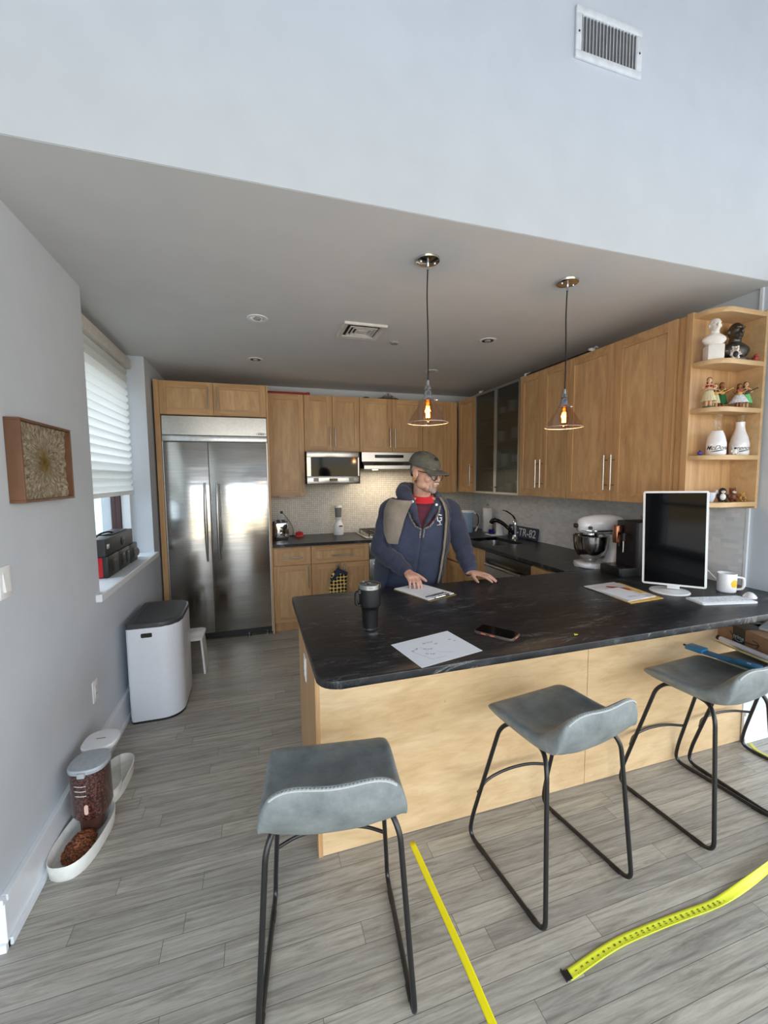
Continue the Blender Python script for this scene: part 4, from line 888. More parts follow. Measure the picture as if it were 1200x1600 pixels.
def figurine(name, label, x, y, z, h, hair, skin, top, skirt, flare=1.0, base=None, rz=0, arm=1, inst=None, standing=True):
    t = thing(name, label, 'figurine', (x, y, z), rz, None); s = h/.17; S = Matrix.Scale(s, 4)
    m = MB(S); m.lathe([(0, 0), (.03, 0), (.028, .006), (0, .007)], 16); obj('base', m, base or plain('green_base', (30, 92, 52), .6), t)
    m = MB(S)
    for q in (-1, 1): m.tube([(q*.009, 0, .004), (q*.009, 0, .05)], [.006, .009], 8); m.ell((q*.010, -.008, .008), (.006, .011, .005), 6)
    m.loft([[V((a*math.cos(2*PI*i/16), b*math.sin(2*PI*i/16), c)) for i in range(16)] for a, b, c in ((.017, .013, .085), (.012, .010, .10), (.018, .013, .118), (.019, .012, .128), (.007, .007, .134), (.006, .006, .142))])
    m.ell((0, -.001, .152), (.0115, .012, .015), 8); m.ell((0, -.013, .151), (.002, .004, .003), 5)
    if arm:
        for q in (-1, 1): m.tube(smoothpath([(q*.019, 0, .126), (q*.030, -.006, .108), (q*.014, -.024, .100)], 4), [.005]*4+[.0045]*4+[.004]*4, 8)
    obj('body', m, skin, t, 60)
    m = MB(S)
    def sk(u, v):
        a = 2*PI*u; r = (.017+(.011+.013*flare)*v**.8)*(1+.05*math.sin(a*14)*v); return (r*math.cos(a), r*.8*math.sin(a), .098-.062*v)
    m.grid(sk, 56, 8, cu=True); obj('skirt', m, skirt, t, 60, [('SOLIDIFY', dict(thickness=.001))])
    m = MB(S); m.ell((-.008, -.009, .119), (.009, .007, .007), 6); m.ell((.008, -.009, .119), (.009, .007, .007), 6); m.box(-.017, .017, -.006, .008, .115, .121, .002); obj('top', m, top, t)
    m = MB(S); m.ell((0, .004, .157), (.0135, .0125, .014), 8); m.ell((0, .010, .138), (.013, .008, .024), 8); obj('hair', m, hair, t)
    if inst:
        m = MB(S); m.ell((-.002, -.028, .100), (.014, .005, .010), 8); m.tube([(.008, -.028, .103), (.045, -.026, .122)], .0028, 8); m.box(.043, .052, -.029, -.023, .119, .127); obj('ukulele', m, inst, t)
    return t
SK1 = plain('tan_skin_paint', (214, 168, 132), .5); SK2 = plain('brown_skin_paint', (150, 96, 62), .5); HB = plain('black_hair_paint', (34, 24, 22), .4)
GR = plain('straw_skirt', (206, 196, 158), .8, var=.15, scale=300); UK = plain('ukulele_yellow', (206, 160, 80), .4)
figurine('dancer_figurine', 'hula dancer figurine with red top and straw skirt, tallest of its shelf', 2.410, 1.70, SZ[2], .165, HB, SK1, plain('dark_red_paint', (132, 24, 30), .5), GR, .6, rz=-.9)
figurine('dancer_figurine', 'hula dancer figurine with black top and straw skirt', 2.490, 1.722, SZ[2], .14, HB, SK1, plain('black_paint', (32, 32, 36), .5), GR, .2, rz=-.7, inst=UK)
figurine('dancer_figurine', 'rear hula dancer figurine with green skirt and a ukulele', 2.565, 1.738, SZ[2], .155, HB, SK2, plain('dark_green_paint', (24, 84, 50), .5), plain('green_skirt', (28, 104, 60), .7), .2, rz=-.8, inst=UK)
figurine('dancer_figurine', 'small hula dancer figurine with a wide white skirt', 2.598, 1.668, SZ[2], .135, HB, SK2, plain('pink_paint', (206, 96, 104), .5), plain('white_print_skirt', (214, 214, 218), .7, var=.15, scale=120), 2.0, base=SK2, rz=-.8, inst=UK)
figurine('dancer_figurine', 'hula dancer figurine with bright green skirt nearest the wall', 2.685, 1.69, SZ[2], .155, HB, SK1, plain('black_paint', (32, 32, 36), .5), plain('mint_skirt', (110, 196, 128), .7), .5, rz=-.7, base=plain('dark_base', (60, 66, 62), .5), inst=plain('dark_uke', (50, 34, 28), .4))
def milk(label, x, y, txt, fill, rz):
    t = thing('milk_bottle', label, 'bottle', (x, y, SZ[1]), rz)
    prof = [(.0, 0), (.043, 0), (.047, .006), (.047, .065), (.040, .10), (.026, .140), (.021, .165), (.022, .20), (.024, .215), (.026, .22), (.026, .228), (.022, .228)]
    def rad(z):
        for (a, b), (c, d) in zip(prof[2:], prof[3:]):
            if b <= z <= d: return a+(c-a)*(z-b)/(d-b)
        return .047
    m = MB(); m.lathe([(rad(fill), fill)]+[q for q in prof if q[1] > fill+.002]+[(.021, .215), (.018, .17), (.020, fill+.003)], 32); obj('neck', m, M_GLASS, t)
    m = MB(); ip = [(0, 0), (.043, 0), (.047, .006), (.047, .064)]+[(rad(z), z) for z in (.08, .10, .12, .14, .16, .175) if z < fill]+[(rad(fill), fill), (0, fill)]; m.lathe(ip, 32); obj('body', m, M_CERAM, t)
    def wrap(co): z = .040+co.y; R = rad(z)+.0012; a = -PI/2+co.x/R; return (R*math.cos(a), R*math.sin(a), z)
    m = MB(); m.text(txt, .034, fn=wrap, shear=.5, offset=.0001)
    obj('script_lettering', m, plain('black_print', (40, 42, 46), .5), t, 0)
    m = MB(); m.grid(lambda u, v: wrap(V((-.035+.075*u, -.022+.010*u+.006*(v-.5)*math.sin(PI*u), 0))), 16, 2); obj('underline_print', m, plain('black_print', (40, 42, 46), .5), t)
    return t
milk('round milk bottle with black script and clear neck', 2.488, 1.70, 'McDona', .135, math.radians(-48))
milk('milk bottle with black script nearest the wall, filled higher', 2.672, 1.70, 'wrence', .19, math.radians(-45))
def animal(name, label, x, y, z, h, body, belly, head, rz, ears=True, dark=None):
    t = thing(name, label, 'figurine', (x, y, z), rz); S = Matrix.Scale(h/.08, 4)
    m = MB(S); m.ell((0, 0, .028), (.022, .020, .028), 8); m.ell((0, -.004, .060), (.018, .017, .018), 8)
    for q in (-1, 1):
        m.ell((q*.013, -.016, .006), (.008, .013, .006), 6); m.tube([(q*.019, -.004, .04), (q*.024, -.014, .024)], [.006, .005], 8)
        if ears: m.ell((q*.013, 0, .075), (.006, .003, .007), 6)
    b = obj('body', m, body, t, 60)
    m = MB(S); m.ell((0, -.011, .028), (.015, .012, .02), 8); obj('belly', m, belly, b)
    m = MB(S); m.ell((0, -.018, .056), (.010, .008, .008), 8); obj('muzzle', m, head, b)
    m = MB(S)
    for q in (-1, 1): m.ell((q*.007, -.0195, .064), (.0022, .002, .0026), 5)
    m.ell((0, -.0265, .058), (.003, .002, .002), 5); obj('face_mark', m, HB, b)
    return t
WH = plain('white_paint', (230, 226, 220), .4); BR = plain('brown_paint', (110, 66, 44), .5); BK = plain('black_paint', (32, 32, 36), .5); TN = plain('tan_paint', (206, 168, 92), .5)
animal('puppy_figurine', 'white and black puppy figurine in front of the milk bottles', 2.560, 1.652, SZ[1], .052, WH, WH, BK, -.6)
m = MB(); m.ell((0, 0, .012), (.014, .01, .012), 8); m.prism([(-.01, 0), (.012, 0), (.0, .03)], -.004, .004, .001, 1, Matrix(((1, 0, 0, 0), (0, 0, 1, 0), (0, 1, 0, 0), (0, 0, 0, 1)))); o = obj('purple_ornament', m, plain('purple_paint', (70, 56, 140), .4)); o.location = (2.400, 1.725, SZ[1]); tag(o, 'tiny purple ornament beside the round milk bottle', 'ornament')
animal('bear_figurine', 'white-bellied dark figurine seated on the bottom display shelf', 2.558, 1.70, SZ[0], .082, BK, WH, WH, -.7, False)
animal('bear_figurine', 'brown figurine with a pale face on the bottom display shelf', 2.640, 1.70, SZ[0], .078, BR, BR, WH, -.5)
animal('bear_figurine', 'small tan figurine nearest the wall on the bottom display shelf', 2.700, 1.685, SZ[0], .05, TN, BR, TN, -.4)
animal('dog_figurine', 'small white figurine with a black front, top display shelf', 2.520, 1.650, SZ[3], .070, WH, BK, SK1, -.8)
m = MB(); m.ell((0, 0, .016), (.016, .014, .016), 8); m.ell((0, -.004, .036), (.010, .010, .010), 8); o = obj('doll_ornament', m, plain('red_white_paint', (170, 70, 56), .5, var=.4, scale=90)); o.location = (2.705, 1.665, SZ[3]); tag(o, 'tiny red and white ornament beside the dark bust', 'ornament')
m = MB(); m.lathe([(0, 0), (.02, 0), (.03, .03), (.032, .055), (.028, .055), (0, .04)], 20); m.tube(smoothpath([(.028, 0, .045), (.05, 0, .05), (.06, 0, .065)], 4), .008, 8); o = obj('white_shell', m, plain('pale_blue_ceramic', (196, 206, 220), .4)); o.location = (2.475, 1.715, SZ[0]); tag(o, 'pale blue ceramic cup partly hidden behind the monitor top', 'cup')

# on top of the cabinets
m = MB(); m.box(.16, .60, 4.64, 4.68, 2.4705, 2.505, .004); m.box(.57, .605, 4.635, 4.685, 2.471, 2.51, .006); tag(obj('spirit_level', m, plain('red_enamel', (150, 34, 34), .4)), 'long red spirit level on top of the cabinets', 'level')
t = thing('model_ship', 'small dark model ship on top of the hood cabinet', 'ornament', (1.52, 4.70, 2.4705))
m = MB(); m.prism([(p.x, p.y) for p in smoothpath([(-.13, 0), (-.06, .03), (.08, .03), (.13, 0), (.08, -.03), (-.06, -.03)], 3, True)], 0, .03, .01, 2); obj('hull', m, plain('dark_brown_wood', (62, 50, 44), .6), t)
m = MB(); m.box(-.06, .05, -.02, .02, .03, .055, .004); m.cyl((0, 0, .05), (0, 0, .085), .012, .006, 12); m.tube([(-.09, 0, .03), (0, 0, .085), (.1, 0, .03)], .003, 6); obj('superstructure', m, plain('grey_model', (110, 106, 100), .6), t)
m = MB(); m.ell((1.25, 4.68, 2.4855), (.04, .02, .015), 8); tag(obj('dark_pebble', m, plain('dark_brown_wood', (62, 50, 44), .6)), 'small dark rounded ornament on the cabinet beside the model ship', 'ornament')
m = MB(); m.box(2.385, 2.425, 2.56, 3.30, 2.4785, 2.50, .003); tag(obj('light_bar', m, M_BLACK), 'long black light bar lying on top of the side cabinets', 'light bar')
def gadget(label, y):
    t = thing('clamp_lamp', label, 'lamp', (2.45, y, 2.4785)); m = MB(); m.box(-.04, .04, -.05, .05, 0, .025, .006); obj('base', m, M_WHITEP, t)
    m = MB(); m.cyl((0, 0, .025), (0, 0, .05), .024, n=18); m.tube(smoothpath([(0, 0, .03), (-.01, -.05, .05), (-.02, -.08, .035)], 4), .004, 8); obj('cap', m, M_WHITEP, t)
gadget('small white gadget at the near end of the black light bar', 2.60); gadget('small white gadget at the far end of the black light bar', 3.38); gadget('small white gadget above the frosted glass cabinet end', 4.20)
m = MB(); m.box(2.385, 2.41, 3.72, 4.12, 2.4785, 2.49, .002); tag(obj('light_bar', m, M_BLACK), 'short black light bar on top of the frosted glass cabinet', 'light bar')
m = MB(); m.box(.25, .42, 4.62, 4.70, 1.378, 1.3895, .003); tag(obj('under_cabinet_light', m, M_WHITEP), 'slim white light fixture under the tall cabinet above the toaster', 'light')

# ================================================================== bar stools
def stool(label, x, y, deg, wear=False):
    t = thing('bar_stool', label, 'bar stool', (x, y, 0), math.radians(deg), 'bar stools')
    # seat shell: closed loops lofted across the width
    NU = 29; rings = []
    for i in range(NU):
        u = -1+2*i/(NU-1); e = abs(u); sc = (1-max(0, (e-.86)/.14)**2*.55) ; xx = .212*math.copysign(min(e, 1), u)
        side = .022*max(0, (e-.45)/.55)**2; h = .142*(1-e**4.5)**.75*(1-.10*math.exp(-(u*2.2)**2)); yb = -.205-.030*(1-e**3)
        top = [(.150, .632), (.142, .650), (.10, .655+side*.8), (.03, .652+side), (-.05, .650+side), (-.12, .655+side), (-.165, .668+side*.7+h*.22), (-.195, .665+h*.62+side*.3), (yb-.004, .662+h*.92), (yb-.014, .664+h)]
        back = [(yb-.026, .655+h*.88), (yb-.022, .640+h*.50), (-.212, .624+.030*e**3), (-.185, .596+.045*e**3), (-.13, .588), (-.02, .590), (.10, .594), (.138, .606)]
        zc = .635
        L = [(py, zc+(pz-zc)*sc if True else pz) for py, pz in top+back]
        yc = -.03; L = [(yc+(py-yc)*(1-.05*max(0, (e-.8)/.2)**2), pz) for py, pz in L]
        rings.append([V((xx*(1-.13*max(0, min(1, (.655-pz)/.05))), py, pz+(.018*e**3 if pz < .612 else 0))) for py, pz in L])
    m = MB(); m.loft(rings); seat = obj('seat', m, M_LEATH, t, 60, [('SUBSURF', dict(levels=2, render_levels=2))])
    # zig-zag seam along the backrest rim
    m = MB(); pts = []
    for i in range(3, NU-3): r_ = rings[i]; pts.append((r_[9]*.55+r_[10]*.45)+V((0, -.001, .0005)))
    m.tube(smoothpath(pts, 3), .0035, 6)
    P = smoothpath(pts, 6)
    for j in range(0, len(P)-2, 2):
        a, b = P[j], P[j+2]; q = V((0, .0035, .0005)); m.tube([a-q*(1 if j % 4 else -1)+V((0, 0, .003)), b+q*(1 if j % 4 else -1)+V((0, 0, .003))], .0009, 4)
    obj('seam_stitching', m, M_STITCH, seat)
    # sled frames: floor runner, front and rear legs, tucked below the seat
    r = .0085
    for sx in (-1, 1):
        pts = fillet([(sx*.145, -.02, .608), (sx*.152, .05, .608), (sx*.174, .088, .566), (sx*.210, .215, .10), (sx*.214, .228, .0095), (sx*.222, -.218, .0095), (sx*.188, -.175, .56), (sx*.165, -.14, .606), (sx*.145, -.05, .608)], .05, 6)
        m = MB(); m.tube(pts, r, 12); fr_ = obj('leg_frame', m, M_BLKMET, t)
        m = MB(); m.cyl((sx*.2145, .165, .0085), (sx*.2155, .125, .0085), .0098, n=12); m.cyl((sx*.2195, -.13, .0085), (sx*.2205, -.17, .0085), .0098, n=12); obj('glide', m, M_BLACK, fr_)
    fz = .235; fx = .206
    m = MB(); m.tube(smoothpath([(-fx, .181, fz), (-.12, .225, fz), (0, .24, fz), (.12, .225, fz), (fx, .181, fz)], 8), .0065, 10); obj('footrest', m, M_BLKMET, t)
    m = MB(); m.tube([(-.145, -.02, .606), (.145, -.02, .606)], .008, 8); m.tube([(-.145, -.13, .606), (.145, -.13, .606)], .008, 8); obj('cross_bar', m, M_BLKMET, t)
    return t
st = stool('grey leather bar stool pulled away at the free corner of the peninsula', .205, 1.255, -8)
dup(st, (1.095, 1.325, 0), math.radians(7), 'grey leather bar stool at the seam between the two ply panels')
dup(st, (1.975, 1.362, 0), math.radians(4.5), 'grey leather bar stool with a blue tool lying on its seat')
dup(st, (2.445, 1.352, 0), math.radians(1), 'grey leather bar stool under the cardboard box beside the wall stub')

# things stored on the stools
t = thing('cardboard_box', 'brown cardboard shipping box with black tape lying on the stool', 'box', (2.41, 1.585, .676), 0)
u = V((-.30, -.954, 0)); w = V((.954, -.30, 0)); Mb = frame((0, 0, 0), u, (0, 0, 1), (-w.x, -w.y, 0))
M_CARD = plain('cardboard', (150, 116, 88), .85, var=.05)
m = MB(Mb); m.box(0, .37, 0, .115, -.26, 0, .002, 1); bx_ = obj('carton', m, M_CARD, t)
m = MB(Mb); m.box(.10, .175, 0, .1165, -.262, .0008); m.box(-.001, .371, .1152, .1165, -.16, -.10); tp = obj('tape', m, plain('black_tape', (24, 26, 30), .35), bx_)
m = MB(Mb @ Matrix.Translation((.1375, .062, .0016))); m.text('prime', .028, offset=.0005); obj('tape_lettering', m, plain('tape_print', (150, 176, 200), .5), tp, 0)
m = MB(Mb @ Matrix.Translation((.1375, .05, .0016)))
def smile(s, k=1):
    P = [V((s*(-.5+i/12), -s*.22*math.sin(PI*i/12), 0)) for i in range(13)]; return P
m.tube(smile(.042), .0016, 4); m.tube([V((.014, -.001, 0)), V((.023, .0, 0)), V((.020, -.008, 0))], .0014, 4); obj('tape_smile_print', m, plain('tape_print', (150, 176, 200), .5), tp)
m = MB(Mb @ Matrix.Translation((.19, .052, .0006))); m.tube([V((-.105-.0, .024, 0)), V((-.095, .012, 0)), V((-.08, .0, 0))], .0022, 4); m.tube([V((-.012, 0, 0)), V((.03, .004, 0)), V((.062, .012, 0))], .0024, 4); m.tube([V((.03, .024, 0)), V((.055, .022, 0)), V((.066, .012, 0)), V((.052, -.006, 0))], .0026, 4); obj('arrow_print', m, plain('dark_print', (52, 42, 38), .7), bx_)
m = MB(); m.prism(panelpoly(.19, .14, .004), 0, .012, .003, 1, rotz(.3)); o = obj('padded_mailer', m, plain('grey_mailer', (150, 152, 152), .6, var=.1, scale=12)); o.location = (2.53, 1.36, .7935); tag(o, 'flat grey padded mailer on top of the shipping box', 'mailer')
t = thing('bar_clamp', 'blue bar tool with a white mark lying on the stool seat', 'tool', (2.146, 1.385, .684), math.atan2(-.235, .04))
M_BLU = plain('tool_blue', (52, 120, 160), .4)
m = MB(); m.box(-.13, .15, -.022, .022, 0, .012, .003); m.box(.05, .15, -.028, .028, .002, .02, .004); m.box(-.15, -.07, -.032, .032, 0, .022, .006); obj('body', m, M_BLU, t)
m = MB(); m.box(-.10, .05, -.010, .010, -.004, 0); m.cyl((-.17, 0, .01), (-.15, 0, .01), .005, n=10); obj('blade_channel', m, M_BLACK, t)
m = MB(Matrix.Translation((.105, 0, .0202)) @ rotz(PI/2)); m.text('s', .032, offset=.001); obj('mark_print', m, M_WHITEP, t, 0)
t = thing('folding_rule', 'yellowish measuring strip lying beside the white tube on the stools', 'ruler', (2.262, 1.385, .70))
m = MB(); A = V((.045, .165, .0)); B = V((-.03, -.15, .012)); d = (B-A).normalized(); n_ = V((-d.y, d.x, 0))*.008
m.loft([[p-n_, p+n_, p+n_+V((0, 0, .004)), p-n_+V((0, 0, .004))] for p in (A, (A+B)/2, B)]); obj('strip', m, plain('rule_cream', (214, 206, 150), .5), t)
t = thing('plan_tube', 'white paper roll lying between measuring strip and shipping box', 'paper roll', (2.325, 1.39, .705))
m = MB(); m.cyl((.03, .14, 0), (-.045, -.19, .006), .013, n=20); obj('roll', m, plain('tube_white', (224, 224, 236), .6), t)
m = MB(); m.cyl((.034, .158, 0), (.0301, .1405, 0), .0125, n=20); obj('end_cap', m, M_BLACK, t)
# yellow tapes on the floor
M_YEL = plain('tape_yellow', (238, 226, 20), .45, var=.01); M_YELG = plain('tape_lime', (226, 232, 60), .4, var=.01)
def strip(name, label, P, w, mat, lift=lambda s: .0012, tw=None, ink=False):
    P = smoothpath([V((p[0], p[1], 0)) for p in P], 10); L = [0]
    for a, b in zip(P, P[1:]): L.append(L[-1]+(b-a).length)
    def pt(i, v):
        i = min(max(i, 0), len(P)-1); d = (P[min(i+1, len(P)-1)]-P[max(i-1, 0)]).normalized(); n = V((-d.y, d.x, 0)); s = L[i]/L[-1]
        a = tw(s) if tw else 0; q = n*math.cos(a)+V((0, 0, 1))*math.sin(a); x = (v-.5)*w
        return P[i]+q*x+V((0, 0, lift(s)+.35*w*(v-.5)**2*(1 if tw else 0)+(abs(math.sin(a))*w/2 if tw else 0)))
    t = thing(name, label, 'tape measure', (0, 0, 0)); c = P[len(P)//2]; t.location = (c.x, c.y, 0); T = Matrix.Translation((-c.x, -c.y, 0))
    m = MB(T); m.grid(lambda u, v: pt(round(u*(len(P)-1)), v), len(P), 5); b = obj('blade', m, mat, t, 60, [('SOLIDIFY', dict(thickness=.0006))])
    if ink:
        m = MB(T); k = 0
        while True:
            s = .035+k*.0254
            if s > L[-1]-.25: break
            i = min(range(len(L)), key=lambda j: abs(L[j]-s)); d = (P[i+1]-P[i]).normalized(); n = V((-d.y, d.x, 0)); o = P[i]+d*(s-L[i])+V((0, 0, lift(s/L[-1])+.0012))
            M2 = frame(o, n*-1 if False else d, n, (0, 0, 1)); mm = MB(); 
            m2 = m.M; m.M = T @ M2 @ Matrix.Translation((0, -.0005, .0006)) @ rotz(PI/2); m.text(str(k+1), .0125, offset=.0004); m.M = m2
            m.M = T @ M2; 
            for v0, v1, du in ((-.0125, -.0075, 0), (-.0125, -.0095, .0064), (-.0125, -.0085, .0127), (-.0125, -.0095, .019)): m.box(du-.0004, du+.0004, v0, v1, .0012, .0016)
            m.M = m2; mm.bm.free(); k += 1
        obj('number_print', m, plain('tape_ink', (70, 76, 20), .6), b, 0)
    return t, P, T
strip('tape_measure', 'plain bright yellow strip lying straight on the floor between stools', [(.600, 1.573), (.603, 1.35), (.607, 1.12), (.605, .90), (.60, .55)], .026, M_YEL)
tmz, P_, T_ = strip('tape_measure', 'yellow tape measure blade with inch numbers and a black end hook', [(.895, .966), (1.10, .990), (1.26, .993), (1.40, .990), (1.56, .985), (1.72, .992), (1.93, 1.015), (2.25, 1.07)], .03, M_YELG, lift=lambda s: .002+.03*max(0, s-.5)**1.2, tw=lambda s: 0 if s < .50 else min(1.15, (s-.50)*4.5), ink=True)
m = MB(T_); m.box(.882, .905, .955, .983, .001, .0045, .001); m.box(.880, .883, .953, .985, .0008, .012, .001); obj('end_hook', m, M_BLACK, tmz)
strip('tape_measure', 'short curved yellow strip on the floor by the white wall stub', [(2.735, 1.588), (2.70, 1.53), (2.70, 1.46), (2.66, 1.35), (2.60, 1.2)], .02, plain('tape_dull', (204, 194, 60), .5))

# ================================================================== along the window wall
t = thing('trash_bin', 'white steel waste bin with rounded front and black lid', 'trash can', (-.665, 3.19, 0))
def dshape(x0=-.150, x1=.165, y0=-.265, y1=.265, r=.13, k=1.0, n=10):
    p = []
    for cx, cy, a0, rr in ((x1-r, y1-r, 0, r), (x0+.02, y1-.02, PI/2, .02), (x0+.02, y0+.02, PI, .02), (x1-r, y0+r, 3*PI/2, r)):
        for i in range(n): a = a0+PI/2*i/(n-1); p.append((cx+rr*math.cos(a), cy+rr*math.sin(a)))
    return [(x*k, y*k) for x, y in p]
m = MB(); rings = [[V((x*s_, y*s_, z)) for x, y in dshape()] for z, s_ in ((.014, .97), (.03, .985), (.30, 1.0), (.60, 1.0), (.632, .998))]; m.loft(rings); obj('body', m, plain('white_steel', (224, 230, 240), .3, var=.008, coat=.4), t)
m = MB(); m.prism(dshape(k=.965), 0, .014); obj('base_ring', m, M_BLACK, t)
m = MB(); m.prism(dshape(k=1.004), .632, .66, .008, 3); ld = obj('lid', m, plain('lid_grey', (62, 64, 67), .38), t)
m = MB(); m.prism([(x*.86+.012, y*.88) for x, y in dshape()], .6595, .6635, .002, 2); obj('flap', m, plain('flap_grey', (50, 52, 54), .45), ld)
m = MB(); m.prism(panelpoly(.064, .028, .006), -.268, -.262, .001, 1, Matrix(((1, 0, 0, 0), (0, 0, 1, 0), (0, 1, 0, .585), (0, 0, 0, 1)))); o = obj('grip_slot', m, M_BLACK, t); o.location = (-.03, 0, 0)
t = thing('step_stool', 'low white plastic step stool behind the waste bin', 'step stool', (-.56, 3.66, 0))
m = MB(); m.prism(panelpoly(.24, .26, .03), .29, .31, .006, 2); obj('step', m, M_WHITEP, t)
for sx in (-1, 1):
    m = MB(); m.loft([[V((sx*(.095+o1), y, z)) for y, z, o1 in ((-.11, 0, .02), (.11, 0, .02), (.09, .29, .0), (-.09, .29, .0))], [V((sx*(.110+o1), y, z)) for y, z, o1 in ((-.11, 0, .02), (.11, 0, .02), (.09, .29, .0), (-.09, .29, .0))]]); obj('leg', m, M_WHITEP, t)
# pet feeders
M_FEED = plain('feeder_white', (226, 226, 220), .35); M_LIDG = plain('feeder_lid_grey', (168, 176, 182), .4, var=.05, scale=60)
def oval(cx, cy, a, b, z, n=36, p=2.6):
    o = []
    for i in range(n):
        th = 2*PI*i/n; c, s = math.cos(th), math.sin(th); o.append(V((cx+a*math.copysign(abs(c)**(2/p), c), cy+b*math.copysign(abs(s)**(2/p), s), z)))
    return o
t = thing('pet_feeder', 'gravity pet feeder filled with brown kibble, grey lid', 'pet feeder', (-.757, 1.99, 0), math.radians(-8))
m = MB(); m.loft([oval(0, 0, .078, .165, 0), oval(0, 0, .084, .172, .01), oval(0, 0, .088, .178, .066), oval(0, 0, .086, .176, .070), oval(0, 0, .082, .172, .066), oval(0, .0, .074, .160, .025), oval(0, 0, .05, .12, .018)]); obj('tray', m, M_FEED, t)
m = MB(); m.loft([oval(0, .085, .066, .066, .10), oval(0, .085, .074, .074, .125), oval(0, .085, .071, .072, .30), oval(0, .085, .071, .072, .318)])
k = N('kibble_tank'); vo = k.n('TexVoronoi'); k.l(k.coords(), vo.inputs['Vector']); vo.inputs['Scale'].default_value = 110
k.col(k.ramp(vo.outputs['Distance'], [(.1, srgb(112, 72, 62)), (.6, srgb(54, 30, 28))])); k.set(Roughness=.12, Coat_Weight=.6); obj('tank', m, k.m, t)
m = MB()
for z in (.262, .240, .218): m.tube([V((-.075*math.sin(a), .085-.0755*math.cos(a), z)) for a in [(-.2+1.0*i/8) for i in range(9)]], .0015, 5)
obj('tank_rib', m, M_FEED, t)
m = MB(); m.loft([oval(0, .085, .045, .05, .03), oval(0, .085, .05, .05, .105)]); obj('chute', m, plain('chute_smoke', (70, 44, 36), .2), t)
m = MB(); m.loft([oval(0, .085, .076, .077, .314), oval(0, .085, .078, .079, .326), oval(0, .085, .074, .075, .334), oval(0, .085, .03, .03, .336)]); m.box(-.012, .018, -.002, .012, .305, .327, .003); obj('lid', m, M_LIDG, t)
m = MB(); m.prism(panelpoly(.015, .045, .0074), 0, .004, .001, 1, frame((.012, .0115, .155), (1, 0, 0), (0, 0, 1), (0, -1, 0))); obj('bone_badge', m, plain('pale_peach', (226, 190, 172), .5), t)
m = MB()
for i in range(420):
    a = random.random()*6.28; r = random.random()**.5; x = .052*r*math.cos(a); y = -.035+.085*r*math.sin(a); z = .024+.05*max(0, 1-abs(r)**1.6)*(.5+.5*(y+.12)/.17)+random.random()*.010
    m.ell((x, y, z), (.0058, .0058, .004), 4, Matrix.Rotation(random.random()*3, 4, 'X'))
o = obj('kibble', m, plain('kibble_brown', (122, 68, 38), .7, var=.3, scale=50), t); o['kind'] = 'stuff'
t = thing('pet_waterer', 'clear gravity pet waterer with white lid behind the kibble feeder', 'pet waterer', (-.752, 2.262, 0), math.radians(-3))
m = MB(); m.loft([oval(0, .10, .066, .165, 0), oval(0, .10, .072, .172, .06), oval(0, .10, .068, .168, .062), oval(0, .10, .060, .158, .02)]); m.loft([oval(0, -.02, .07, .07, .05), oval(0, -.02, .07, .07, .09)]); obj('tray', m, M_FEED, t)
m = MB(); m.loft([oval(0, -.02, .068, .068, .09), oval(0, -.02, .070, .070, .31)], False); obj('tank', m, M_GLASS, t)
m = MB(); m.loft([oval(0, -.02, .075, .080, .31), oval(0, -.02, .077, .082, .322), oval(0, -.02, .072, .077, .330), oval(0, -.02, .03, .03, .332)]); m.box(-.015, .015, .055, .075, .312, .326, .003); wl = obj('lid', m, M_WHITEP, t)
m = MB(); m.box(-.02, .02, -.022, -.018, .3322, .3328); obj('lid_print', m, M_INK, wl)
# framed art
t = thing('wall_art', 'square relief of a golden burst in a deep brown wooden frame', 'picture', (XL, 2.09, 1.655))
Ma = frame((0, 0, 0), (0, 1, 0), (0, 0, 1), (1, 0, 0)); W2, H2 = .222, .158; D = .05
M_FRM = wood('art_frame_wood', (88, 58, 40), (122, 84, 58), (6, 6, 2), .45)
m = MB(Ma)
for a in ((-W2, W2, -H2, -H2+.010), (-W2, W2, H2-.010, H2), (-W2, -W2+.010, -H2+.010, H2-.010), (W2-.010, W2, -H2+.010, H2-.010)): m.box(a[0], a[1], a[2], a[3], .0005, D, .001, 1)
obj('frame', m, M_FRM, t)
k = N('golden_relief'); tc = k.n('TexCoord'); sp = k.n('SeparateXYZ'); k.l(tc.outputs['Object'], sp.inputs[0])
ang = k.math('ARCTAN2', k.math('ADD', sp.outputs[2], 0), k.math('ADD', sp.outputs[1], -.01)); rad = k.math('SQRT', k.math('ADD', k.math('POWER', k.math('ABSOLUTE', sp.outputs[1]), 2), k.math('POWER', k.math('ABSOLUTE', sp.outputs[2]), 2)))
cb = k.n('CombineXYZ'); k.l(k.math('MULTIPLY', ang, 4.5), cb.inputs[0]); k.l(k.math('MULTIPLY', rad, 14.0), cb.inputs[1]); nz = k.noise(cb.outputs[0], 2.6, 6, .75, .5)
c0 = k.ramp(nz, [(.3, srgb(96, 80, 58)), (.46, srgb(170, 152, 122)), (.62, srgb(224, 214, 196))])
c1 = k.mix(k.ramp(rad, [(.01, (1, 1, 1, 1)), (.075, (0, 0, 0, 1))]), c0, k.mix(nz, srgb(96, 70, 12), srgb(196, 156, 40))); k.col(c1); k.set(Roughness=.7); k.bump(nz, 1.0, .02)
m = MB(Ma); m.grid(lambda u, v: (-W2+.010+u*(2*W2-.02), -H2+.010+v*(2*H2-.02), .028+.009*noise.noise(V((math.atan2(v-.5, u-.5)*3, math.hypot(u-.5, v-.5)*16, 2)))), 60, 46); m.box(-W2+.01, W2-.01, -H2+.01, H2-.01, .001, .012); obj('relief', m, k.m, t)
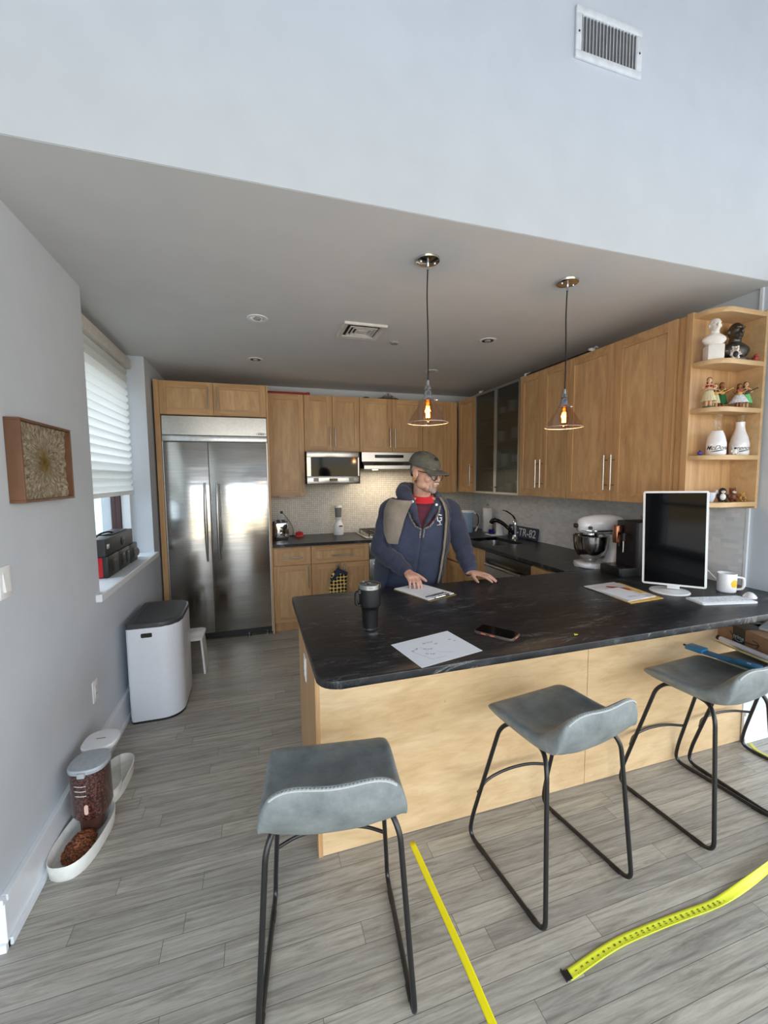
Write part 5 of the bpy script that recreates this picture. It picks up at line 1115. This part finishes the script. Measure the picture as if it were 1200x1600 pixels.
# cases on the window sill
def case(label, y0, y1, x0, x1, z0, z1, mats, lat=()):
    t = thing('tool_case', label, 'case', ((x0+x1)/2, (y0+y1)/2, z0)); T = Matrix.Translation((-(x0+x1)/2, -(y0+y1)/2, -z0))
    m = MB(T); m.box(x0, x1, y0, y1, z0, z1, .006, 2); b = obj('shell', m, mats, t)
    m = MB(T)
    for yy in lat: m.box(x1, x1+.006, yy-.035, yy+.035, z0+.03, z1-.03, .003); m.box(x1+.0062, x1+.008, yy-.02, yy+.02, z0+.05, z0+.056); m.box(x1+.0062, x1+.008, yy-.02, yy+.02, z1-.056, z1-.05)
    if lat: obj('latch', m, M_BLACK, t)
    else: m.bm.free()
    return t
CB = plain('case_black', (30, 30, 32), .45)
c_ = case('black case with a bright red side, lowest on the window sill', 3.07, 3.30, -1.06, -.925, .9435, 1.085, CB, (3.18,))
m = MB(); m.box(-.064, .036, -.1165, -.115, .006, .135); obj('red_side', m, plain('case_red', (186, 26, 36), .4), c_)
case('black case beside the red-sided case on the window sill', 3.305, 3.56, -1.06, -.925, .9435, 1.085, CB, (3.39, 3.50))
case('black case with ribbed latch nearest the bright window reveal', 3.565, 3.75, -1.06, -.920, .9435, 1.085, CB, (3.66,))
c_ = case('long dark grey case stacked on top of the sill cases', 3.05, 3.68, -1.07, -.930, 1.0855, 1.20, plain('case_grey', (48, 50, 52), .5), (3.42,))
m = MB(); m.box(.070, .082, -.30, -.27, .05, .08, .002); obj('clasp', m, M_STEEL, c_)
m = MB(); m.box(-.05, .05, -.1, .25, .1155, .123, .003); m.tube(smoothpath([(-.02, -.18, .117), (.0, -.15, .135), (.02, -.05, .135), (.03, -.0, .118)], 4), .006, 8); obj('carry_handle', m, M_BLACK, c_)
m = MB(); m.ell((0, 0, .05), (.05, .045, .05), 10); o = obj('grey_pouch', m, plain('grey_felt', (126, 120, 112), .9)); o.location = (-.97, 3.81, .9435); tag(o, 'rounded grey pouch at the end of the case row', 'pouch')

# ================================================================== ceiling things
def pendant(label, x, y, zs):
    t = thing('pendant_lamp', label, 'pendant lamp', (x, y, CZ-.001), 0, 'pendant lamps'); T = Matrix.Translation((0, 0, -(CZ-.001)))
    m = MB(T); m.lathe([(0, CZ-.018), (.02, CZ-.018), (.056, CZ-.010), (.058, CZ-.0015), (0, CZ-.0015)], 36); cn = obj('canopy', m, M_CHROME, t)
    m = MB(T); m.cyl((0, 0, CZ-.05), (0, 0, CZ-.016), .006, n=12)
    for q in (-1, 1): m.ell((q*.036, 0, CZ-.016), (.006, .006, .006), 6)
    obj('strain_relief', m, M_CHROME, cn)
    m = MB(T); m.tube(smoothpath([(0, 0, CZ-.03), (-.004, 0, 2.45), (0, 0, 2.3), (.002, 0, 2.15), (0, 0, zs+.085)], 6), .0034, 8); obj('cord', m, plain('black_cloth_cord', (26, 24, 26), .8), t)
    m = MB(T); m.lathe([(0, zs+.095), (.007, zs+.095), (.008, zs+.07), (.017, zs+.062), (.019, zs+.05), (.014, zs+.044), (.018, zs+.038), (.02, zs+.016), (.028, zs+.008), (.03, zs-.002), (0, zs-.002)], 28)
    m.cyl((.02, 0, zs+.006), (.045, 0, zs+.004), .003, n=8); m.ell((.048, 0, zs+.004), (.006, .006, .006), 6); obj('socket', m, plain('polished_nickel', (196, 196, 200), .18, 1, var=.01), t)
    m = MB(T); m.lathe([(.031, zs), (.034, zs-.008), (.098, zs-.108), (.100, zs-.112)], 48); m.bm.faces.ensure_lookup_table()
    bmesh.ops.delete(m.bm, geom=[f for f in m.bm.faces if len(f.verts) > 4], context='FACES'); obj('lamp_shade', m, M_SHGL, t)
    m = MB(T); m.tube([V((.0995*math.cos(2*PI*i/48), .0995*math.sin(2*PI*i/48), zs-.111)) for i in range(48)], .0014, 6, True); obj('shade_rim', m, M_RIM, t)
    m = MB(T); m.lathe([(.013, zs-.002), (.015, zs-.012), (.024, zs-.035), (.025, zs-.06), (.018, zs-.088), (.006, zs-.104), (.001, zs-.108)], 24); bl = obj('bulb', m, M_AMB, t)
    m = MB(T); 
    for q in range(6):
        a = q*PI/3; m.tube([(.007*math.cos(a), .007*math.sin(a), zs-.03), (.009*math.cos(a), .009*math.sin(a), zs-.085)], .0022, 6)
    m.cyl((0, 0, zs-.034), (0, 0, zs-.08), .006, n=10); obj('filament', m, M_FIL, bl)
    d = bpy.data.lights.new('bulb_glow', 'POINT'); d.energy = 2.2; d.color = (1, .76, .5); d.shadow_soft_size = .02
    o = bpy.data.objects.new('bulb_glow', d); COL.objects.link(o); o.parent = t; o.location = (0, 0, zs-.098-(CZ-.001))
    return t
M_SHGL = glassmat('amber_shade_glass', (.88, .78, .70, 1), .04, .09)
M_RIM = plain('glass_rim', (214, 200, 186), .15, trans=.3)
M_AMB = glassmat('amber_bulb_glass', (1.0, .78, .5, 1), .03, .0)
M_FIL = plain('glowing_filament', (255, 190, 90), .5, emis=((255, 168, 66), 30))
pd = pendant('clear cone pendant lamp above the tumbler side of the peninsula', .828, 1.925, 1.958)
pendant('clear cone pendant lamp above the monitor side of the peninsula', 1.640, 1.925, 1.958)
def can(label, x, y):
    t = thing('recessed_light', label, 'ceiling light', (x, y, CZ-.001), 0, 'recessed lights'); 
    m = MB(); m.lathe([(.045, .001), (.045, -.004), (.064, -.004), (.066, .0)], 36); obj('trim_ring', m, M_TRIM, t)
    m = MB(); m.lathe([(.046, -.0035), (.042, .0), (.03, .0)], 36); m.lathe([(0, -.001), (.046, -.001)], 36); cc_ = obj('reflector', m, M_CHROME, t)
    m = MB(); m.lathe([(0, -.012), (.018, -.010), (.026, -.003), (.026, -.001), (0, -.001)], 24); obj('bulb', m, plain('unlit_bulb', (150, 150, 146), .25), t)
can('recessed ceiling light nearest the header, above the window side', .052, 2.91); can('recessed ceiling light in front of the fridge cabinet', .042, 3.89); can('recessed ceiling light in front of the frosted glass cabinet', 1.742, 2.895); can('recessed ceiling light behind the first pendant lamp', 1.70, 3.86)
t = thing('ceiling_vent', 'square white stepped air diffuser in the kitchen ceiling', 'vent', (.757, 2.95, CZ-.001))
m = MB(); 
def sq(a, z): return [V((x*a, y*a, z)) for x, y in ((1, 1), (-1, 1), (-1, -1), (1, -1))]
m.loft([sq(.150, 0), sq(.150, -.012), sq(.146, -.016), sq(.118, -.010), sq(.112, .0)], False); obj('frame', m, plain('vent_paint', (208, 206, 200), .5), t)
for a in (.098, .072, .046):
    m = MB(); m.loft([sq(a, -.010), sq(a-.006, -.014), sq(a-.020, -.001)], False); obj('louver', m, plain('vent_paint', (208, 206, 200), .5), t)
m = MB(); m.box(-.112, .112, -.112, .112, -.0008, -.0002); obj('backing', m, plain('vent_dark', (46, 46, 44), .8), t)
m = MB(); m.box(-.03, .03, -.03, .03, -.012, -.001, .003); obj('center_plate', m, plain('vent_paint', (208, 206, 200), .5), t)
m = MB(); m.lathe([(0, -.012), (.03, -.012), (.034, -.004), (.034, 0), (0, 0)], 28); o = obj('smoke_sensor', m, plain('sensor_grey', (150, 148, 142), .6)); o.location = (1.066, 3.13, CZ-.001); tag(o, 'small round grey sensor disc in the ceiling by the air diffuser', 'sensor')
t = thing('wall_vent', 'white wall grille with vertical louvers high on the header wall', 'vent', (1.56, YH, 3.48)); Mv = frame((0, 0, 0), (1, 0, 0), (0, 0, 1), (0, -1, 0)); VP = plain('white_vent_paint', (222, 226, 230), .4)
m = MB(Mv)
for a in ((-.182, .182, .072, .103), (-.182, .182, -.103, -.072), (-.182, -.152, -.072, .072), (.152, .182, -.072, .072)): m.box(*a, .0005, .012, .003)
obj('frame', m, VP, t)
for i in range(17):
    x = -.148+i*.0185; m = MB(Mv); m.loft([[V((x+dx, y, dz)) for dx, dz in ((0, .0095), (.0025, .0095), (.0085, .001), (.006, .001))] for y in (-.074, .074)]); obj('louver', m, VP, t)
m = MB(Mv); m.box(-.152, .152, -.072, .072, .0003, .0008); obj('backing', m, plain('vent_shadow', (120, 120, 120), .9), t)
m = MB(Mv)
for x in (-.167, .167): m.cyl((x, 0, .012), (x, 0, .0135), .0045, n=10)
obj('screw', m, M_STEELD, t)

# ================================================================== the man behind the peninsula
def lerp(a, b, t): return a+(b-a)*t
PF = V((-.12, -.993, 0)); PS = V((.993, -.12, 0)); UP = V((0, 0, 1))
Pz, Nz = V((1.00, 2.655, .93)), V((1.045, 2.545, 1.45))
person = thing('person', 'man in dark cap and glasses, navy hooded jacket, leaning hands on the counter', 'person', (1.0, 2.66, 0))
TP = Matrix.Translation((-1.0, -2.66, 0))
def pobj(name, mb, mat, par=person, sm=60, mods=None): return obj(name, mb, mat, par, sm, mods)
def cz(z): return Pz+(Nz-Pz)*((z-.93)/(1.45-.93))
PROF = [(.74, .205, .150), (.85, .215, .150), (.95, .215, .158), (1.08, .214, .160), (1.20, .212, .150), (1.30, .206, .138), (1.36, .192, .125), (1.41, .162, .110), (1.445, .125, .095), (1.475, .095, .080), (1.50, .072, .072)]
def prof(z):
    if z <= PROF[0][0]: return PROF[0][1:]
    for a, b in zip(PROF, PROF[1:]):
        if a[0] <= z <= b[0]:
            t = (z-a[0])/(b[0]-a[0]); t = t*t*(3-2*t) if False else t; return lerp(a[1], b[1], t), lerp(a[2], b[2], t)
    return PROF[-1][1:]
def S(z, a, off=0, k=1.0, wr=0):
    hw, hd = prof(z); c = cz(z); p = 2.35
    sn, cs = math.sin(a), math.cos(a); x = math.copysign(abs(sn)**(2/p), sn)*(hw*k+off); y = math.copysign(abs(cs)**(2/p), cs)*(hd*k+off)
    q = V((c.x, c.y, z))+PS*x+PF*y
    if wr:
        n = noise.noise(V((q.x*7, q.y*7, q.z*13)))+.5*noise.noise(q*24); q += (PS*x+PF*y).normalized()*n*wr
    return q
def limb(m, pts, rad, n=14, wr=0, seg=8, sx=1.0):
    P = smoothpath(pts, seg); R = []
    for i in range(len(P)):
        t = i/seg; k = min(int(t), len(rad)-2); R.append(lerp(rad[k], rad[k+1], min(1, t-k)))
    if not wr: m.tube(P, R, n, sx=sx); return
    rings = []; nrm = V((0, 1, 0))
    for i, p in enumerate(P):
        t = (P[min(i+1, len(P)-1)]-P[max(i-1, 0)]).normalized(); nrm = (nrm-t*nrm.dot(t)).normalized(); b = t.cross(nrm)
        ring = []
        for j in range(n):
            a = 2*PI*j/n; d = nrm*math.cos(a)+b*math.sin(a); q = p+d*R[i]; w_ = noise.noise(V((q.x*9+i*.32, q.y*9, q.z*9)))+.6*math.sin(i*1.05+2*math.sin(a+i*.1))*.6
            ring.append(q+d*w_*wr)
        rings.append(ring)
    m.loft(rings)
SHR, ELR, WRR = V((.848, 2.575, 1.375)), V((.780, 2.585, 1.11)), V((.885, 2.375, .995))
SHL, ELL, WRL = V((1.235, 2.515, 1.365)), V((1.335, 2.51, 1.10)), V((1.320, 2.365, .963))
Hc = V((1.040, 2.462, 1.604)); hf = V((.454, -.88, -.17)).normalized(); hr = hf.cross(UP).normalized(); hu = hr.cross(hf).normalized()
MH = TP @ frame(Hc, hr*1.04, hf*1.04, hu*1.04)
# body: one continuous skin
m = MB(TP)
m.loft([[S(z, 2*PI*j/32, 0, .86) for j in range(32)] for z in (.80, .95, 1.1, 1.25, 1.35, 1.41, 1.45)])
m.tube([V((1.045, 2.545, 1.40)), V((1.043, 2.525, 1.47)), V((1.036, 2.49, 1.55))], [.064, .059, .058], 20)
limb(m, [SHR, lerp(SHR, ELR, .5), ELR, lerp(ELR, WRR, .5), WRR], [.055, .05, .042, .038, .029]); limb(m, [SHL, lerp(SHL, ELL, .5), ELL, lerp(ELL, WRL, .5), WRL], [.055, .05, .042, .038, .029])
for q in (-1, 1):
    hp_ = V((1.0, 2.655, .86))+PS*q*.095; kn = V((1.0, 2.63, .47))+PS*q*.11; an = V((1.0, 2.69, .09))+PS*q*.12
    limb(m, [hp_, lerp(hp_, kn, .5), kn, lerp(kn, an, .5), an], [.085, .075, .055, .05, .038]); m.tube([an, an+PF*.10-UP*.045, an+PF*.16-UP*.06], [.04, .036, .026], 12)
def hand(m, wr, d, n, th, lift, curl, spread=.06, tdir=None, s=1.0):
    d = d.normalized(); n = (n-d*n.dot(d)).normalized(); t = th-d*th.dot(d); t = (t-n*t.dot(n)).normalized()
    def ring(c, w, h, N_=16): return [c+t*w*math.cos(2*PI*i/N_)+n*h*math.sin(2*PI*i/N_) for i in range(N_)]
    m.loft([ring(wr-d*.03, .030, .021), ring(wr, .029, .020), ring(wr+d*.025+t*.002, .036, .0185), ring(wr+d*.055, .041, .017), ring(wr+d*.082, .040, .0145), ring(wr+d*.092, .036, .010)])
    L = [(.030, .044, .026, .021), (.010, .049, .030, .023), (-.0105, .045, .028, .022), (-.030, .035, .022, .019)]
    for k, (o, a, b, c) in enumerate(L):
        p = wr+d*(.080-abs(o-.004)*.15)+t*o+n*.001; ang = 0; pts = [p-d*.02, p]
        dd = (d+t*o/.03*spread).normalized(); cu = curl[k]
        for seg, an_ in zip((a, b, c), cu):
            ang += an_; v = dd*math.cos(ang)-n*math.sin(ang); p = p+v*seg; pts.append(p)
        m.tube(pts, [.0098, .0098, .0090, .0082, .0066], 10)
        m.ell(pts[-1], (.0064, .0064, .0064), 5)
        m.ell(pts[2], (.0094, .0094, .0094), 5)
    p = wr+d*.022+t*.026-n*.004; td = (tdir or (d*.62+t*.75-n*.18)).normalized()
    p1 = p+td*.040; p2 = p1+(td*.9+d*.35-n*.15).normalized()*.032; p3 = p2+(td*.75+d*.5-n*.22).normalized()*.024
    m.tube([p-td*.012, p, p1, p2, p3], [.015, .0145, .0125, .0105, .0080], 12); m.ell(p3, (.0078, .0078, .0078), 5)
cr = [(.25, .55, .45), (.28, .60, .50), (.32, .62, .50), (.38, .62, .50)]
hand(m, WRR, V((.05, -.93, -.20)), V((0, -.2, 1)), V((1, .05, 0)), 0, cr, .05)
cl = [(.10, .22, .12), (.06, .26, .14), (.08, .28, .14), (.14, .28, .16)]
hand(m, WRL, V((.56, -.80, -.075)), V((0, 0, 1)), V((-.82, -.57, 0)), 0, cl, .11)
m.M = MH    # head in its own frame: x to his right, y forward, z up
m.ell((0, -.014, .034), (.074, .092, .082), 16); m.ell((0, .022, -.030), (.060, .064, .078), 16); m.ell((0, .050, -.078), (.040, .034, .032), 12); m.ell((0, .076, -.093), (.021, .016, .017), 10)
m.ell((0, .068, .034), (.046, .015, .012), 10)
for q in (-1, 1):
    m.ell((q*.034, .056, -.022), (.026, .026, .028), 10); m.ell((q*.031, .074, .003), (.0155, .0085, .0095), 8); m.ell((q*.047, .020, -.066), (.018, .036, .026), 10)
    m.ell((q*.077, -.004, -.004), (.007, .017, .030), 10, Matrix.Rotation(q*-.25, 4, 'Z')); m.ell((q*.081, -.010, .004), (.006, .018, .025), 8, Matrix.Rotation(q*-.35, 4, 'Z')); m.tube([V((q*.086, -.004+.017*math.cos(i/10*5.2+.6), -.002+.027*math.sin(i/10*5.2+.6))) for i in range(11)], .0034, 6); m.ell((q*.011, .098, -.030), (.0085, .009, .0075), 8)
m.tube([(0, .082, .022), (0, .096, .002), (0, .112, -.024)], [.0085, .0095, .0115], 12); m.ell((0, .108, -.027), (.0115, .012, .0105), 8)
m.ell((0, .088, -.049), (.022, .011, .009), 8); m.ell((0, .090, -.0575), (.022, .009, .0048), 8); m.ell((0, .087, -.067), (.019, .010, .006), 8)
k = N('skin'); tcn = k.noise(k.coords(), 22, 4); k.col(k.ramp(tcn, [(.3, srgb(184, 140, 122)), (.7, srgb(208, 168, 150))])); k.set(Roughness=.5, Specular_IOR_Level=.4, Subsurface_Weight=.12); k.p.inputs['Subsurface Scale'].default_value = .01; k.bump(k.noise(k.coords(), 160, 3), .12, .002); M_SKIN = k.m
m.M = TP; pobj('body', m, M_SKIN, mods=[('REMESH', dict(mode='VOXEL', voxel_size=.0034, use_smooth_shade=True)), ('SMOOTH', dict(iterations=5, factor=.5))])
# eyes, glasses, beard, hair
for q in (-1, 1):
    m = MB(MH); m.ell((q*.031, .0735, .002), (.0125, .0125, .0105), 10); e_ = pobj('eyeball', m, plain('eye_white', (214, 206, 200), .2))
    m = MB(MH); m.ell((q*.031+.002, .084, .001), (.0055, .003, .0055), 8); pobj('iris', m, plain('iris_dark', (50, 38, 30), .1), e_)
    m = MB(MH); m.tube(smoothpath([(q*.012, .087, .030), (q*.03, .090, .036), (q*.048, .078, .030)], 4), [.004, .0045, .005, .005, .0045, .004, .003, .003, .002], 8); pobj('eyebrow', m, plain('grey_brow', (120, 106, 96), .9))
M_GLF = plain('glasses_frame', (44, 32, 28), .3)
m = MB(MH)
def lens(q): return smoothpath([(q*.009, .104, .012), (q*.028, .106, .018), (q*.050, .097, .015), (q*.055, .093, -.004), (q*.046, .099, -.022), (q*.026, .104, -.025), (q*.011, .104, -.012)], 5, True)
for q in (-1, 1):
    m.tube(lens(q), .0026, 8, True); m.tube([(q*.054, .094, .010), (q*.066, .080, .012), (q*.079, .01, .016), (q*.080, -.02, .004)], .0026, 8)
m.tube(smoothpath([(-.010, .105, .006), (0, .110, .009), (.010, .105, .006)], 4), .0018, 8); gl_ = pobj('glasses', m, M_GLF)
m = MB(MH)
for q in (-1, 1):
    P = lens(q); c = sum(P, V((0, 0, 0)))/len(P); m._add([c]+P, [(0, 1+i, 1+(i+1) % len(P)) for i in range(len(P))])
pobj('lens', m, glassmat('lens_glass', (.97, .97, .97, 1), .02, .02), gl_)
def fuzz(name, els, mat, n=0):
    m = MB(MH)
    for c, r, rot in els: m.ell(c, r, 10, rot)
    return pobj(name, m, mat, mods=[('REMESH', dict(mode='VOXEL', voxel_size=.0022)), ('SMOOTH', dict(iterations=3))])
M_BRD = plain('grey_beard', (150, 140, 132), .95, var=.25, scale=260, bump=.6); M_HAIR = plain('grey_hair', (104, 94, 88), .95, var=.3, scale=260, bump=.6)
fuzz('moustache', [((q*.011, .096, -.0475), (.014, .008, .0065), Matrix.Rotation(q*.25, 4, 'Y')) for q in (-1, 1)], plain('white_moustache', (196, 188, 180), .95, var=.2, scale=260, bump=.6))
fuzz('beard', [((0, .079, -.094), (.023, .018, .018), None), ((0, .086, -.080), (.014, .010, .010), None)]+[((q*.026, .071, -.080), (.007, .012, .022), None) for q in (-1, 1)], M_BRD)
m = MB(MH)
def sidehair(u, v):
    a = PI*.62+u*PI*.76; e = abs(2*u-1); z = .052-(.088-.045*e*e)*v; return (.0760*math.sin(a)*(1-.12*v*v), -.014+.0950*math.cos(a)*(1-.14*v*v), z)
m.grid(sidehair, 30, 8); pobj('hair', m, M_HAIR, mods=[('SOLIDIFY', dict(thickness=.004))])
# cap
k = N('washed_twill'); k.col(k.ramp(k.noise(k.coords(), 16, 5, .7), [(.3, srgb(58, 60, 56)), (.7, srgb(92, 94, 86))])); k.set(Roughness=.95); k.bump(k.noise(k.coords(), 300, 2), .4, .002); M_CAP = k.m
m = MB(MH)
def crown(u, v):
    a = 2*PI*u; th = v*PI/2; r = math.sin(th)**.82; w_ = 1+.012*math.cos(a*6)*math.sin(th*2)+.012*noise.noise(V((math.cos(a)*2, math.sin(a)*2, v*3)))
    zb = .040-.012*math.cos(a); return (.0870*r*math.sin(a)*w_, -.012+.108*r*math.cos(a)*w_, zb+(.089+.012*math.cos(a)*.6)*math.cos(th)**.9)
m.grid(crown, 48, 16, cu=True); cp_ = pobj('cap', m, M_CAP, mods=[('SOLIDIFY', dict(thickness=.002))])
m = MB(MH)
def brim(u, v):
    a = (-1+2*u)*1.12; xi, yi = .086*math.sin(a), -.012+.107*math.cos(a); xo, yo = .080*math.sin(a*1.08), .062+.112*math.cos(a*1.1)
    zi = .042-.012*math.cos(a); dr = .016*v*v+.030*(a/1.12)**2*v
    return (lerp(xi, xo, v), lerp(yi, max(yo, yi+.002), v), zi-dr+.004*v)
m.grid(brim, 32, 9); pobj('cap_brim', m, M_CAP, cp_, mods=[('SOLIDIFY', dict(thickness=.003))])
m = MB(MH); m.ell((.0, .072, .095), (.018, .006, .012), 8, Matrix.Rotation(.65, 4, 'X')); pobj('cap_emblem', m, plain('black_patch', (20, 20, 22), .8), cp_)
m = MB(MH); m.ell((0, -.010, .130), (.005, .005, .003), 6); pobj('cap_button', m, M_CAP, cp_)
# clothing
def cloth(name, a, b, sc=60, bp=.25):
    k = N(name); n1 = k.noise(k.coords(), 8, 3); k.col(k.ramp(n1, [(.3, srgb(*a)), (.7, srgb(*b))])); k.set(Roughness=.92, Sheen_Weight=.15); k.bump(k.math('ADD', k.math('MULTIPLY', k.noise(k.coords((1, 1, 1.8)), 11, 3, .55, 1.2), 9.0), k.noise(k.coords(), sc*4, 2)), bp*1.2, .0025); return k.m
M_NAVY = cloth('navy_fleece', (42, 48, 68), (56, 64, 88)); M_JACK = cloth('navy_shell', (36, 41, 58), (50, 56, 78)); M_TAN = cloth('taupe_lining', (112, 104, 94), (140, 131, 120)); M_JEAN = cloth('dark_denim', (36, 42, 58), (52, 60, 80))
M_MAR = cloth('maroon_shirt', (74, 28, 44), (92, 38, 54)); M_REDC = cloth('red_shirt', (176, 26, 40), (204, 40, 52))
# sweatshirt with a V opening at the neck
VB = 1.255
def vgap(z): return 0 if z < VB else .085+.62*((z-VB)/(1.46-VB))**.9
m = MB(TP); Z = [.80+(.665)*i/46 for i in range(47)]
m.grid(lambda u, v: S(Z[round(v*46)], vgap(Z[round(v*46)])+u*(2*PI-2*vgap(Z[round(v*46)])), .004, 1, .006), 72, 47); pobj('sweatshirt', m, M_NAVY, mods=[('SOLIDIFY', dict(thickness=.004, offset=1))])
m = MB(TP); m.loft([[S(z, 2*PI*j/40, -.006, .97) for j in range(40)] for z in (1.15, 1.25, 1.33, 1.38, 1.41, 1.430)]); pobj('undershirt', m, M_MAR)
m = MB(TP); cN = V((1.045, 2.535, 1.47))
def cring(r, dz, tl): return [cN+PS*r*math.sin(2*PI*i/36)+PF*(r*1.05*math.cos(2*PI*i/36)+.004)+UP*(dz-tl*math.cos(2*PI*i/36)) for i in range(36)]
m.loft([cring(.098, -.040, .020), cring(.090, -.030, .022), cring(.080, -.014, .022), cring(.072, .002, .020), cring(.068, .002, .020), cring(.070, -.020, .020)], False); pobj('shirt_collar', m, M_REDC)
# plaid facing along the V
M_PLAID = plain('grey_plaid', (120, 120, 118), .9, var=.5, scale=160)
for q in (-1, 1):
    m = MB(TP); pts = [S(z, q*(vgap(z)+.03), .010) for z in [VB-.06+.20*i/14 for i in range(15)]]; m.tube(pts, .006, 8, sx=1.4); fc = pobj('neck_facing', m, M_PLAID)
m = MB(TP); m.tube([S(z, .02, .013) for z in [1.19+.07*i/6 for i in range(7)]], .003, 6); pobj('zipper', m, M_STEELD)
# jacket: back and sides, open at the front
gl0 = lambda z: .86-.12*(z-.8)/.6; gr0 = lambda z: .80+.55*max(0, z-1.18)/.25
m = MB(TP); Z2 = [.74+.70*i/46 for i in range(47)]
def jk(u, v):
    z = Z2[round(v*46)]; a0, a1 = gl0(z), 2*PI-gr0(z); a = a0+(a1-a0)*u; return S(z, a, .022, 1, .010)
m.grid(jk, 60, 47); pobj('jacket', m, M_JACK, mods=[('SOLIDIFY', dict(thickness=.006, offset=1))])
for sh_, el_, wr_ in ((SHR, ELR, WRR), (SHL, ELL, WRL)):
    m = MB(TP); ax_ = (wr_-el_).normalized(); out = (PS if sh_ is SHL else -PS)
    limb(m, [sh_+UP*.018-out*.055, sh_+out*.006-UP*.012, lerp(sh_, el_, .55)+out*.004, el_, lerp(el_, wr_, .5), wr_-ax_*.012], [.058, .072, .068, .066, .060, .045], 24, .006); sl = pobj('sleeve', m, M_JACK)
    m = MB(TP); m.tube([wr_-ax_*.045, wr_-ax_*.02, wr_+ax_*.004], [.048, .044, .040], 20); pobj('cuff', m, M_NAVY, sl)
# taupe zip facing on his left front
m = MB(TP)
m.grid(lambda u, v: S(.76+.69*v, gl0(.76+.69*v)-.12+.20*u, .026+.003*math.sin(u*PI), 1, .003), 6, 40); fc = pobj('jacket_facing', m, M_TAN, mods=[('SOLIDIFY', dict(thickness=.003, offset=1))])
m = MB(TP); m.tube([S(.76+.69*i/40, gl0(.76+.69*i/40)-.02, .034) for i in range(41)], .003, 6); pobj('jacket_zip', m, M_STEELD, fc)
# taupe lining folded out over his right shoulder
m = MB(TP)
def flap(u, v):
    z = 1.16+.275*v; a = -(.42+.16*(1-v)+(.30+.88*v**.8)*u); return S(z, a, .034+.030*math.sin(u*PI)*v+.02*v, 1, .006)+UP*(.012*v*v*u)+PF*.012
m.grid(flap, 18, 22); pobj('lining_flap', m, M_TAN, mods=[('SOLIDIFY', dict(thickness=.007, offset=1)), ('SUBSURF', dict(levels=1, render_levels=1))])
# hood lying round the neck
m = MB(TP)
def bp(s, f, z): c = cz(min(z, 1.45)); return V((c.x, c.y, z))+PS*s+PF*f
limb(m, [bp(-.015, .150, 1.265), bp(-.055, .135, 1.33), bp(-.085, .105, 1.40), bp(-.118, .035, 1.465), bp(-.095, -.055, 1.495), bp(0, -.105, 1.485), bp(.095, -.055, 1.455), bp(.112, .025, 1.425), bp(.075, .10, 1.385), bp(.030, .140, 1.31), bp(.008, .152, 1.265)], [.006, .020, .034, .050, .052, .050, .046, .036, .026, .014, .005], 18, .004)
pobj('hood', m, M_NAVY, sm=80)
for q in (-1, 1):
    m = MB(TP); m.tube(smoothpath([bp(q*.080, .136, 1.40), bp(q*.076, .148, 1.37), bp(q*.072, .156, 1.33), bp(q*.070, .160, 1.30)], 4), .0028, 6); pobj('drawstring', m, plain('drawstring_dark', (48, 52, 66), .8))
m = MB(TP)
for q in (-1, 1): zz, ss, ff = (1.428, -.088, .128) if q < 0 else (1.405, .072, .128); m.cyl(bp(ss, ff, zz), bp(ss, ff+.01, zz), .008, n=12)
pobj('eyelet', m, M_WHITEP)
# chest logo
def onchest(a0, z0):
    def g(co): z = z0+co.y; hw = prof(z)[0]; return TP.inverted() @ V((0, 0, 0)) if False else S(z, a0+co.x/.19, .0165)
    return g
m = MB(TP); g_ = onchest(.44, 1.315)
def stroke(P, w):
    P = [V(p) for p in P]
    for a, b in zip(P, P[1:]):
        d = (b-a).normalized(); n = V((-d.y, d.x, 0))*w/2; e = d*w*.4; m._add([g_(a-n-e), g_(b-n+e), g_(b+n+e), g_(a+n-e)], [(0, 1, 2, 3)])
stroke([(.016, .020, 0), (-.006, .026, 0), (-.014, .018, 0), (-.012, -.012, 0), (-.002, -.018, 0), (.016, -.012, 0), (.017, .004, 0), (.004, .004, 0)], .0062)
stroke([(.003, -.022, 0), (.009, -.030, 0)], .006); stroke([(-.012, -.042, 0), (.022, -.040, 0)], .003); stroke([(.0, -.036, 0), (.012, -.035, 0)], .002)
pobj('chest_logo', m, plain('white_print', (214, 216, 224), .7), sm=0)
# trousers and shoes
m = MB(TP); m.loft([[S(z, 2*PI*j/28, -.01, k_) for j in range(28)] for z, k_ in ((.80, .9), (.90, .93), (.99, .93))])
for q in (-1, 1):
    hp_ = V((1.0, 2.655, .86))+PS*q*.095; kn = V((1.0, 2.63, .47))+PS*q*.11; an = V((1.0, 2.69, .07))+PS*q*.12
    limb(m, [hp_, lerp(hp_, kn, .5), kn, lerp(kn, an, .5), an], [.112, .098, .078, .072, .066], 18, .004)
pobj('trousers', m, M_JEAN, mods=[('REMESH', dict(mode='VOXEL', voxel_size=.007, use_smooth_shade=True))])
for q in (-1, 1):
    an = V((1.0, 2.69, .0))+PS*q*.12; m = MB(TP @ frame(an, -PS, PF, UP) if False else TP @ frame(an, PF, UP.cross(PF), UP))
    m.prism([(p.x, p.y) for p in smoothpath([(-.075, 0), (-.05, .038), (.05, .042), (.14, .048), (.195, .02), (.195, -.02), (.14, -.048), (.05, -.042), (-.05, -.038)], 3, True)], 0, .025, .006, 2)
    m.loft([[V((cx+a_*math.cos(2*PI*i/20), b_*math.sin(2*PI*i/20), z)) for i in range(20)] for cx, a_, b_, z in ((.06, .13, .044, .022), (.05, .118, .042, .05), (.01, .075, .04, .075), (-.01, .05, .038, .11))]); pobj('shoe', m, plain('dark_shoe', (40, 36, 34), .6))
